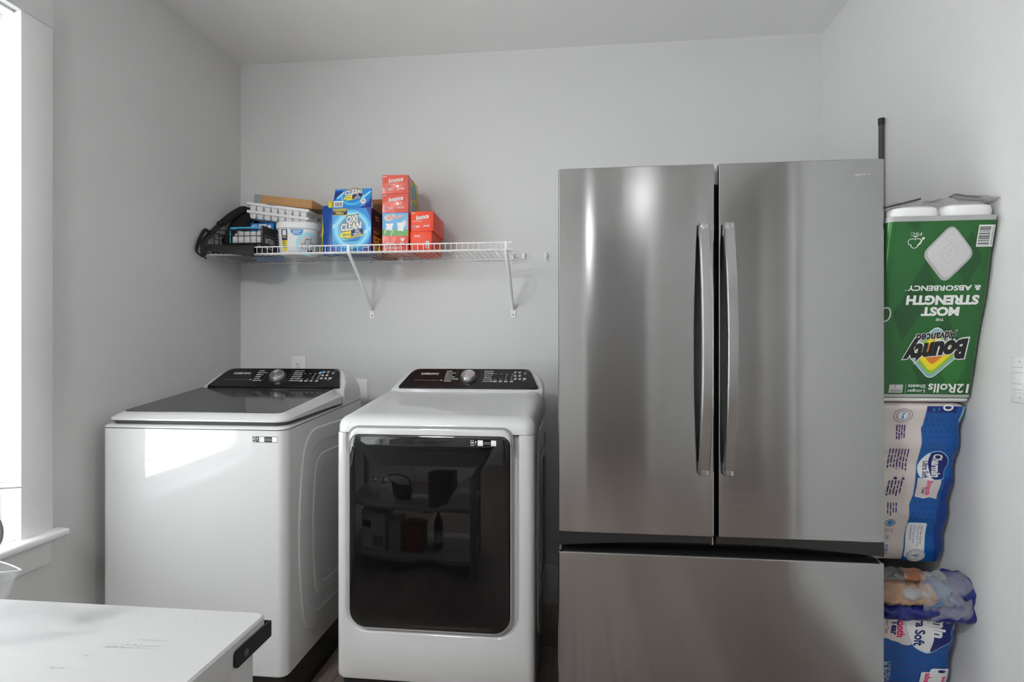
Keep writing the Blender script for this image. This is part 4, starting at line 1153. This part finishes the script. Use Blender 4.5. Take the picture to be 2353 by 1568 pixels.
p.dia(xx(1.029), zz(1.520), .0245, .030, 'p_silver', 5, .05); p.dia(xx(1.029), zz(1.520), .0232, .0285, 'p_lgrey', 6, .05); p.dia(xx(1.029), zz(1.520), .008, .010, 'p_silver', 7, .05); p.dia(xx(1.029), zz(1.520), .0068, .0085, 'p_lgrey', 8, .05)
for i in range(-5, 6):
    for j in range(-6, 7):
        uu, vv = 1.0285+i*.0105+(j % 2)*.005, 1.520+j*.0098
        dd = abs(uu-1.0285)/.056+abs(vv-1.52)/.066
        if .55 < dd < .92: p.poly([(xx(uu)-.0022, zz(vv)), (xx(uu), zz(vv)-.001), (xx(uu)+.0022, zz(vv)), (xx(uu), zz(vv)-.0004)], 'p_grey', 5)
p.rect(xx(1.0965), zz(1.536), xx(1.139), zz(1.5935), 'p_white', 3); p.bars(xx(1.099), zz(1.539), xx(1.128), zz(1.591), 'p_black', 4, vert=False); p.text('03700077654', xx(1.131), zz(1.541), xx(1.135), zz(1.589), 'p_black', 4, rot=270)
T('& ABSORBENCY', .932, 1.4180, 1.122, 1.4330); T('STRENGTH', .933, 1.3790, 1.122, 1.4060, bold=.05); T('MOST', .977, 1.3480, 1.0765, 1.3735, bold=.05); T('THE', 1.0176, 1.3340, 1.039, 1.3415)
p.rect(xx(.9255), zz(1.419), xx(.930), zz(1.4205), 'p_white', 4)
# tree mark
for q in ((.930, 1.5515, .010), (.938, 1.5440, .0105), (.9455, 1.5515, .010)): p.ring(xx(q[0]), zz(q[1]), q[2], q[2]*.95, .0018, 'p_white', 3, 20)
p.ell(xx(.938), zz(1.5495), .0105, .0095, 'g_green', 4); p.rect(xx(.937), zz(1.556), xx(.939), zz(1.567), 'p_white', 5); p.rect(xx(.932), zz(1.565), xx(.944), zz(1.567), 'p_white', 5)
p.poly([(xx(.944), zz(1.541)), (xx(.9465), zz(1.541)), (xx(.961), zz(1.561)), (xx(.959), zz(1.563))], 'p_white', 5); p.poly([(xx(.952), zz(1.562)), (xx(.961), zz(1.564)), (xx(.962), zz(1.558))], 'p_white', 5)
T('FSC', .925, 1.5685, .953, 1.5765, bold=.0); p.lines(xx(.916), zz(1.590), xx(.956), zz(1.603), 5, 'g_green2', 3, .45)
# logo
cx, cz = xx(1.0249), zz(1.2433)
p.dia(cx, cz, .0755, .0805, 'p_white', 3, .2); p.dia(cx, cz, .0725, .0775, 'p_teal', 4, .2); p.dia(cx, cz, .064, .068, 'p_lime', 5, .2); p.dia(cx, cz, .052, .056, 'p_yellow', 6, .2); p.dia(cx, cz+.003, .036, .040, 'p_orange', 7, .25); p.dia(cx, cz+.003, .016, .018, 'bounce', 8, .25)
for off, m, lay, bo_ in ((.0035, 'p_white', 9, .10), (0, 'p_black', 10, .06)):
    T('Bounty', .943-off, 1.208-off, 1.113+off, 1.282+off, m, lay, bo_, shear=.12, slant=.12)
for off, m, lay, bo_ in ((.0015, 'p_white', 9, .06), (0, 'p_black', 11, .03)):
    T('Advanced', .972-off, 1.271-off, 1.079+off, 1.297+off, m, lay, bo_, slant=.10)
T('12Rolls', 1.025, 1.1270, 1.131, 1.1540, bold=.02); T('Longer', .967, 1.1270, 1.017, 1.1380, bold=.015); T('Sheets', .969, 1.1400, 1.018, 1.1510, bold=.015)
p.rect(xx(.9625), zz(1.125), xx(.9633), zz(1.152), 'p_white', 4); p.rrect(xx(.917), zz(1.126), xx(.955), zz(1.1505), .002, 'p_dimwhite', 4); p.rect(xx(.934), zz(1.138), xx(.9352), zz(1.1505), 'g_green', 5); p.rrect(xx(.920), zz(1.128), xx(.952), zz(1.136), .003, 'p_grey', 5)
p.ring(xx(.884), zz(1.353), .014, .021, .004, 'p_lgrey', 3); p.ring(xx(1.159), zz(1.352), .016, .021, .003, 'p_lgrey', 3)
p.build('wrapper_print', pk.t, pk.pt, maxlen=.011, base=.0010, step=.00014)

# ---- toilet paper packs
def bul2(a, v): return .007*math.sin((v+.015)/.1135*PI)**2+.002*noise.noise(Vector((a*18, v*26, 4)))-.003
ck = Pack('toilet_paper_pack', 'white and blue pack of toilet paper in the middle, under the green pack', 'toilet paper', .868, 1.143, .585, 1.094, 1.912, 1.796, .23, .03, bul2, 'toilet paper packs beside the refrigerator')
ck.body('wrapper', 'cream', 0, .509, 70, close=.02)
zz = lambda z: z-.585
xx = lambda x: x-.868
p = Print()
edge = [(1.0299, 1.0869), (1.0297, 1.0295), (1.0249, 1.0193), (1.0295, .9713), (1.0277, .9122), (1.0253, .8698), (1.0297, .8092), (1.0212, .7764), (1.0238, .729), (1.021, .6733), (1.0198, .6169), (1.02, .590)]
XE = xx(1.215)
p.poly([(xx(a), zz(c)) for a, c in edge]+[(XE, zz(.590)), (XE, zz(1.0869))], 'c_blue', 1)
p.poly([(xx(a), zz(c)) for a, c in ((1.108, .868), (1.108, .80), (1.100, .76), (1.103, .70), (1.1105, .60), (1.1105, .590))]+[(XE, zz(.590)), (XE, zz(.868))], 'c_blue2', 2)
p.poly([(xx(1.031), zz(1.086)), (xx(1.033), zz(1.068)), (xx(1.112), zz(1.067)), (xx(1.112), zz(1.0865))], 'c_navy', 3)
p.ring(xx(1.087), zz(1.083), .014, .010, .005, 'p_white', 4, 20); p.text('& S', xx(1.044), zz(1.072), xx(1.066), zz(1.082), 'oxi_blue', 4)
p.poly([(xx(1.126), zz(1.0868)), (xx(1.123), zz(1.045)), (xx(1.134), zz(1.035)), (xx(1.142), zz(1.035)), (xx(1.150), zz(1.0868))], 'c_light', 3); p.text('Smo', xx(1.136), zz(1.068), xx(1.143), zz(1.086), 'p_pink', 4, rot=270)
R = random.Random(11)
for i in range(11):
    for j in range(26):
        u, v = 1.036+i*.0155+(j % 2)*.0078, .600+j*.0186
        if 1.030 < u < 1.16 and v < 1.06 and not (1.025 < u < 1.115 and .80 < v < .95) and not (u < 1.10 and v < .73): p.ell(xx(u), zz(v), .0030, .0034, 'c_dot', 3, 8)
# logo: text runs downwards
def blob(pts, m, lay, e=0.0):
    cx = sum(q[0] for q in pts)/len(pts); cz = sum(q[1] for q in pts)/len(pts)
    sp = smooth_pts([(q[0]+(q[0]-cx)*e, q[1]+(q[1]-cz)*e, 0) for q in pts+[pts[0]]], 5)
    p.poly([(xx(q.x), zz(q.y)) for q in sp[:-1]], m, lay)
nav = [(1.062, .944), (1.085, .947), (1.108, .930), (1.113, .910), (1.106, .893), (1.103, .880), (1.102, .866), (1.090, .861), (1.075, .862), (1.066, .876), (1.060, .900), (1.058, .925)]
soft = [(1.058, .943), (1.048, .935), (1.036, .917), (1.030, .898), (1.033, .878), (1.046, .862), (1.064, .857), (1.078, .860), (1.068, .876), (1.062, .905), (1.060, .925)]
blob(soft, 'c_light', 4, .06); blob(nav, 'c_light', 4, .06); blob(soft, 'p_white', 5); blob(nav, 'c_navy', 6)
C_ = lambda s, x0, z0, x1, z1, m, lay=8, bold=.02, **k: p.text(s, xx(x0), zz(z0), xx(x1), zz(z1), m, lay, bold=bold, rot=270, **k)
C_('Charmin', 1.068, .868, 1.096, .940, 'p_white', bold=.04, shear=.2); C_('Ultra Soft', 1.043, .864, 1.061, .917, 'c_navy')
p.poly([(xx(1.032), zz(.866)), (xx(1.050), zz(.860)), (xx(1.075), zz(.857)), (xx(1.098), zz(.860)), (xx(1.097), zz(.82)), (xx(1.0965), zz(.797)), (xx(1.075), zz(.802)), (xx(1.06), zz(.797)), (xx(1.034), zz(.803))], 'cream', 7)
C_('Smooth', 1.060, .809, 1.076, .857, 'p_pink', 8, .03, shear=.15); C_('Tear', 1.050, .812, 1.061, .836, 'c_navy', 8, .02)
p.rrect(xx(1.0225), zz(.602), xx(1.080), zz(.719), .008, 'c_light', 4); p.rrect(xx(1.024), zz(.604), xx(1.0785), zz(.7175), .007, 'p_white', 5)
for k, (s_, a, c, m) in enumerate((('Learn how Charmin', .648, .709, 'c_navy'), ('helps to Protect, Grow', .640, .709, 'c_navy'), ('and Restore trees', .650, .709, 'oxi_blue'), ('at charmin.com', .662, .709, 'c_navy'))): C_(s_, 1.064-k*.010, a, 1.0715-k*.010, c, m, 6, .0)
p.ell(xx(1.058), zz(.609), .028, .0225, 'p_white', 6); p.ring(xx(1.058), zz(.609), .027, .0215, .0016, 'c_navy', 7); p.ring(xx(1.058), zz(.609), .020, .0155, .001, 'c_navy', 7)
for q in ((1.062, .604), (1.066, .610), (1.060, .613)): p.ring(xx(q[0]), zz(q[1]), .006, .005, .001, 'c_navy', 8, 16)
p.rect(xx(1.046), zz(.608), xx(1.060), zz(.6105), 'c_navy', 8)
p.ring(xx(.968), zz(1.057), .0265, .021, .0012, 'p_purple', 2); p.ring(xx(.968), zz(1.057), .019, .0145, .001, 'p_purple', 2); p.rrect(xx(.957), zz(1.048), xx(.979), zz(1.066), .004, 'p_white', 3); p.poly([(xx(.966), zz(1.047)), (xx(.972), zz(1.050)), (xx(.968), zz(1.058)), (xx(.974), zz(1.066)), (xx(.966), zz(1.064))], 'oxi_blue', 4)
p.lines(xx(.953), zz(.978), xx(.981), zz(1.028), 4, 'p_purple', 2, .5, rot=1, seed=1); p.lines(xx(.938), zz(.885), xx(.998), zz(.955), 7, 'p_purple', 2, .4, rot=1, seed=2)
p.lines(xx(.946), zz(.798), xx(.990), zz(.855), 5, 'p_purple', 2, .4, rot=1, seed=3); p.ell(xx(.969), zz(.862), .005, .0045, 'p_purple', 2); p.poly([(xx(.986), zz(.858)), (xx(.996), zz(.858)), (xx(.991), zz(.867))], 'p_purple', 2)
p.lines(xx(.954), zz(.739), xx(.986), zz(.781), 4, 'p_purple', 2, .4, rot=1, seed=4)
p.ring(xx(.973), zz(.715), .015, .0115, .0015, 'p_purple', 2); p.ell(xx(.973), zz(.715), .009, .008, 'oxi_blue', 3)
p.text('2-C', xx(.962), zz(.684), xx(.985), zz(.694), 'rust', 2, rot=270); p.ring(xx(.971), zz(.665), .009, .009, .0012, 'p_grey', 2); p.ell(xx(.971), zz(.665), .004, .005, 'p_grey', 2)
p.rect(xx(.960), zz(.610), xx(.976), zz(.645), 'p_white', 2); p.bars(xx(.960), zz(.610), xx(.975), zz(.645), 'c_navy', 3, vert=False)
p.build('wrapper_print', ck.t, ck.pt, maxlen=.008, base=.0010, step=.00014)

def bul3(a, v): return .004*math.sin((v+.02)/.115*PI)**2+.002*noise.noise(Vector((a*15, v*20, 9)))-.001
lk = Pack('toilet_paper_pack', 'blue pack of toilet paper torn open at the top, at the stack bottom', 'toilet paper', .880, 1.134, 0.002, .515, 1.915, 1.803, .24, .03, bul3, 'toilet paper packs beside the refrigerator')
lk.body('wrapper', 'c_blue', 0, .513, 50, close=.02)
zz = lambda z: z-.002
xx = lambda x: x-.880
p = Print()
for i in range(18):
    for j in range(24):
        u, v = .90+i*.016+(j % 2)*.008, .02+j*.0195
        if u < 1.15 and v < .37: p.ell(xx(u), zz(v), .0032, .0036, 'c_dot', 1, 8); p.ell(xx(u), zz(v), .0012, .0014, 'p_pink', 2, 6)
wh = [(.905, .490), (.955, .485), (.977, .475), (.995, .45), (1.002, .42), (1.01, .38), (1.005, .364), (.985, .3635), (.968, .372), (.952, .3758), (.935, .3835), (.905, .39)]
blob(wh, 'c_navy', 3, .02); blob(wh, 'cream', 4)
sf = [(.985, .49), (1.04, .49), (1.056, .46), (1.066, .40), (1.068, .355), (1.060, .340), (1.04, .345), (1.015, .362), (1.0, .39), (.987, .43)]
nv = [(1.045, .49), (1.11, .49), (1.128, .46), (1.116, .43), (1.111, .41), (1.114, .392), (1.105, .375), (1.090, .3616), (1.078, .350), (1.064, .345), (1.067, .40), (1.056, .46)]
blob(sf, 'c_light', 5, .05); blob(nv, 'c_light', 5, .06); blob(sf, 'p_white', 6); blob(nv, 'c_navy', 7)
C2 = lambda s, x0, z0, x1, z1, m, lay=9, bold=.03, **k: p.text(s, xx(x0), zz(z0), xx(x1), zz(z1), m, lay, bold=bold, rot=270, **k)
C2('Charmin', 1.062, .393, 1.100, .545, 'p_white', bold=.05, shear=.2); C2('Ultra Soft', 1.012, .363, 1.042, .492, 'c_navy', bold=.03)
C2('Smooth', .962, .389, .985, .474, 'p_pink', bold=.04); C2('Tear', .945, .395, .966, .442, 'c_navy', bold=.04); C2('A Better Tear', .929, .398, .938, .466, 'c_navy', bold=.0)
p.poly([(xx(1.135), zz(.455)), (xx(1.115), zz(.425)), (xx(1.118), zz(.418)), (xx(1.140), zz(.440))], 'c_light', 8)
p.rrect(xx(1.070), zz(.235), xx(1.129), zz(.288), .012, 'p_white', 4); p.rrect(xx(1.046), zz(.10), xx(1.129), zz(.275), .006, 'p_white', 3); p.ell(xx(1.103), zz(.279), .010, .005, 'c_navy', 5)
C2('soft, more', 1.104, .17, 1.118, .262, 'p_pink', 6); C2('absorbent', 1.058, .16, 1.075, .272, 'p_pink', 6)
C2('1-4 60 MEGA ROLLS', .950, .20, .960, .302, 'p_dimwhite', 4, .0); C2('8 ROLLOS', .938, .20, .949, .302, 'p_dimwhite', 4, .02)
p.build('wrapper_print', lk.t, lk.pt, maxlen=.010, base=.0009, step=.00014)
# torn plastic gathered at the top of the lowest pack
k0 = lk.k*.49
def ribbon(name, m, prof, nx, amp, seed, x0, x1, lab=None):
    """crumpled band across the front of the pack: prof = list of (dy, z) from top to bottom"""
    b = B(); g_ = []
    P = smooth_pts([(0, a, c) for a, c in prof], 4)
    for i in range(nx+1):
        s = i/nx; x = x0+(x1-x0)*s; edge = 1-abs(2*s-1)**6*.35
        row = []
        for q in P:
            n1 = noise.noise(Vector((x*26, q.z*40, seed)))*amp; n2 = noise.noise(Vector((x*60, q.z*30, seed+7)))*amp*.6
            row.append(b.verts.new((x+n2*.5, k0+q.y*edge+n1, q.z+n2)))
        g_.append(row)
    for i in range(nx):
        for j in range(len(P)-1): b.faces.new((g_[i][j], g_[i+1][j], g_[i+1][j+1], g_[i][j+1]))
    return obj(name, b, m, lk.t, sharp=14, label=lab)
ribbon('torn_wrapper', 'c_navy', [(.03, .492), (-.008, .503), (-.030, .494), (-.036, .478), (-.026, .460), (-.004, .449)], 46, .013, 1.0, .0, .300, 'dark blue folded wrapper edge')
ribbon('wrapper_corner', 'c_navy', [(.05, .585), (.0, .580), (-.022, .555), (-.030, .525), (-.028, .495), (-.010, .470)], 26, .016, 2.5, .215, .305, 'dark blue torn wrapper corner')
ribbon('torn_film', 'bread', [(.02, .556), (-.006, .558), (-.022, .545), (-.034, .524), (-.030, .506), (-.010, .496)], 46, .014, 4.0, .0, .18, 'tan torn film')
ribbon('film_fold', 'p_grey', [(.02, .553), (-.018, .550), (-.034, .538), (-.036, .524), (-.020, .515)], 26, .010, 12.0, .075, .155, 'pale folded film')
ribbon('dark_fold', 'bagblue', [(.03, .565), (-.004, .560), (-.020, .535), (-.030, .510), (-.012, .492)], 30, .014, 17.0, .145, .245)
ribbon('clear_film', 'film', [(.03, .585), (-.012, .580), (-.036, .556), (-.044, .528), (-.040, .500), (-.034, .470), (-.020, .452)], 40, .018, 8.0, .13, .262, 'crumpled clear film')
ribbon('film_label', 'rust', [(.03, .592), (-.004, .588), (-.014, .574), (.0, .562)], 14, .008, 15.0, .09, .15, 'brown printed scrap')
crumple('inner_film', 'p_lgrey', .01, .25, k0+.0, k0+.20, lambda x, y: .528, 20, 14, .014, 21.0, lk.t)

# ================================================================== white kitchen cart in the foreground
CX0, CX1, CYa, CYb, CZ = -1.56, -.4185, .22, .743, .90
t = thing('kitchen_cart', 'white painted wooden kitchen cart with black corner straps and a scuffed top', 'cart', ((CX0+CX1)/2, (CYa+CYb)/2, 0), (0, 0, 0))
mx, my = (CX0+CX1)/2, (CYa+CYb)/2
hx, hy = (CX1-CX0)/2, (CYb-CYa)/2
b = loft(B(), [[(x, y, z) for x, y in rr(-hx+i_, -hy+i_, hx-i_, hy-i_, .012, 4)] for z, i_ in ((CZ-.036, .002), (CZ-.034, 0), (CZ-.003, 0), (CZ, .0025))])
tp = obj('tabletop', b, 'cartwhite', t)
p = Print()
R = random.Random(3)
def scuff(x, y, l, n, m='scuff'):
    q = x
    while q < x+l:
        d = R.uniform(.0015, .006); wv = R.uniform(.0006, .0013)
        p.poly([(q, y), (q+d, y-wv*.4), (q+d*.8, y+wv), (q+d*.2, y+wv)], m, 1); q += d+R.uniform(.001, .006)
for (x, y, l) in ((-.543, .6575, .040), (-.56, .6445, .055), (-.566, .6390, .060), (-.568, .6370, .028), (-.578, .6165, .010), (-.565, .6180, .004), (-.5525, .6190, .003), (-.60, .590, .02), (-.50, .705, .03), (-.65, .70, .002)): scuff(x-mx, y-my, l, 3)
p.build('scuff_marks', tp, lambda u, v, h: Vector((u, v, CZ+h)))
b = B()
bx(b, -hx+.018, hy-.034, .705, hx-.018, hy-.014, CZ-.036); bx(b, -hx+.018, -hy+.014, .705, hx-.018, -hy+.034, CZ-.036)
for s in (-1, 1): bx(b, min(s*(hx-.012), s*(hx-.030)), -hy+.02, .78, max(s*(hx-.012), s*(hx-.030)), hy-.02, CZ-.036)
obj('apron', b, 'cartwhite', t)
for sx in (-1, 1):
    for sy in (-1, 1): obj('leg', bx(B(), min(sx*(hx-.011), sx*(hx-.066)), min(sy*(hy-.016), sy*(hy-.066)), 0, max(sx*(hx-.011), sx*(hx-.066)), max(sy*(hy-.016), sy*(hy-.066)), CZ-.036, .003), 'cartwhite', t)
for z in (.36, .075): obj('shelf', bx(B(), -hx+.02, -hy+.03, z, hx-.02, hy-.030, z+.022, .002), 'cartwhite', t)
for sx in (-1, 1):
    for sy in (-1, 1):
        b = B(); th = .0035; z0, z1 = CZ-.0335, CZ-.0115
        y1 = sy*(hy+th)
        pts = rr(0, z0, .084, z1, (.006, .0015, .0015, .006) if sy > 0 else (.0015,)*4, 4)
        def side(u, z, o): return (sx*(hx+o), sy*(hy+th)-sy*(.084-u), z)
        loft(b, [[side(u, z, .0002) for u, z in pts], [side(u, z, th) for u, z in pts]])
        bx(b, min(sx*(hx+th), sx*(hx-.07)), min(sy*(hy+.0002), y1), z0, max(sx*(hx+th), sx*(hx-.07)), max(sy*(hy+.0002), y1), z1, .001)
        cb = obj('corner_strap', b, 'black', t, label='black metal corner strap')
        b = lathe(B(), [(.0048, 0), (.0045, .0015), (.0028, .0026), (0, .003)], 14)
        obj('rivet', b, 'darkgrey', cb, loc=(sx*(hx+th), sy*(hy+th)-sy*.062, (z0+z1)/2-.001), rot=(0, sx*PI/2, 0))

# tiered glass stand by the window
t = thing('serving_stand', 'tiered stand with two clear glass boat dishes on the white cart by the window', 'stand', (-.7725, .60, CZ))
def dish(z, L0=.13, W0=.032, dp=.070):
    def ring(d, q):
        s = max(0, 1-d/dp); L = L0*s**.25-q; W = max(.0012, W0*s**.5-q)
        return [(L*math.cos(k/48*2*PI), W*math.sin(k/48*2*PI)*abs(math.sin(k/48*2*PI)), z-d) for k in range(48)]
    ds = [0, .004, .010, .018, .028, .040, .052, .061, .066, .0685]
    rings = [ring(d, 0) for d in ds[::-1]]
    rings += [[(x*1.012, y*1.03, z+.0022) for x, y, _ in ring(0, 0)], [(x, y, z+.0034) for x, y, _ in ring(0, .0012)]]
    rings += [[(x, y, zz_+.0022) for x, y, zz_ in ring(d, .0024)] for d in ds]
    ds_ = obj('dish', loft(B(), rings), 'glass', t, sharp=60)
    obj('rim_wire', tube(B(), [(x*1.01, y*1.02, z+.0012) for x, y, _ in ring(0, 0)], .0009, 6, closed=True), 'steeledge', ds_)
dish(.104); dish(.201)
b = B()
for sx in (-.045,): 
    tube(b, [(sx, .040, .003), (sx, .040, .215)], .003, 8)
tube(b, [(.05*math.cos(k/30*2*PI)-.02, .045*math.sin(k/30*2*PI)+.0, .003) for k in range(30)], .003, 8, closed=True)
for z in (.031, .128): tube(b, smooth_pts([(-.045, .040, z), (-.03, .02, z), (-.02, .0, z), (-.03, -.02, z)], 5), .0026, 8)
tube(b, [(.0825+.0155*math.cos(k/24*2*PI), .0, .147+.019*math.sin(k/24*2*PI)) for k in range(24)], .0068, 8, closed=True)
tube(b, smooth_pts([(-.045, .040, .147), (.0, .02, .150), (.05, .005, .147), (.067, .0, .147)], 5), .003, 8)
obj('frame', b, 'midgrey', t)
# ---- things on the cart's shelves (seen in the dryer door)
def item(name, label, cat, x, y, z, wd, dp, ht, m, extra=None):
    t = carton(name, label, cat, x, y, z, wd, dp, ht, 0, m); return t
YS = .44
S1z, S0z = .383, .098
t = item('box', 'white box with a black handle on the bottom shelf of the cart', 'box', -1.40, YS, S0z, .26, .20, .21, 'p_white')
obj('handle', tube(B(), smooth_pts([(.07, .1, .21), (.09, .1, .232), (.17, .1, .232), (.19, .1, .21)], 6), .007, 8), 'black', t)
p = Print(); p.rect(.02, .02, .12, .08, 'p_grey', 1); p.rect(.14, .12, .24, .16, 'p_black', 1); p.build('print', t, plane_map((.26, .2, 0), (-1, 0, 0), (0, 0, 1)))
item('box', 'small cream carton beside the white box on the bottom shelf of the cart', 'box', -1.12, YS+.03, S0z, .10, .15, .17, 'cream')
item('box', 'dark red carton on the bottom shelf of the cart', 'box', -1.00, YS+.03, S0z, .15, .15, .15, 'red')
t = thing('bottle', 'dark bottle with a light label on the bottom shelf of the cart', 'bottle', (-.75, YS+.09, S0z))
obj('glass_body', lathe(B(), [(.030, 0), (.035, .004), (.035, .13), (.030, .16), (.013, .19), (.012, .22)], 24), 'blackgloss', t)
obj('cap', lathe(B(), [(.014, .215), (.014, .24)], 20), 'midgrey', t); obj('label_band', lathe(B(), [(.0354, .04), (.0354, .11)], 24, cap=False), 'p_dimwhite', t)
for k, (x, lb) in enumerate(((-1.30, 'clear ribbed glass jar on the upper shelf of the cart, nearer the window'), (-1.19, 'clear ribbed glass jar on the upper shelf of the cart, beside its twin'))):
    t = thing('jar', lb, 'jar', (x, YS+.12, S1z), group='glass jars on the cart')
    obj('vessel', lathe(B(), [(.02, 0), (.042, .006), (.050, .04), (.044, .075), (.036, .085), (.036, .09), (.030, .088), (.038, .07), (.044, .04), (.036, .010), (.001, .008)], 20), 'glass', t, sharp=20)
    obj('lid', lathe(B(), [(.037, .088), (.037, .096), (.012, .102), (.012, .112), (.016, .118), (.010, .126)], 20), 'knob', t)
t = thing('basket', 'dark rounded basket on the upper shelf of the cart', 'basket', (-1.02, YS+.09, S1z))
obj('shell', lathe(B(), [(.06, 0), (.085, .02), (.098, .08), (.095, .12), (.088, .12), (.09, .08), (.078, .02), (.001, .012)], 28), 'darkgrey', t)
obj('handle', tube(B(), smooth_pts([(-.092, 0, .118), (-.07, 0, .19), (0, 0, .215), (.07, 0, .19), (.092, 0, .118)], 6), .006, 8), 'black', t)
t = item('box', 'tall dark box beside the dark basket on the upper shelf of the cart', 'box', -.80, YS+.02, S1z, .13, .18, .26, 'darkgrey')
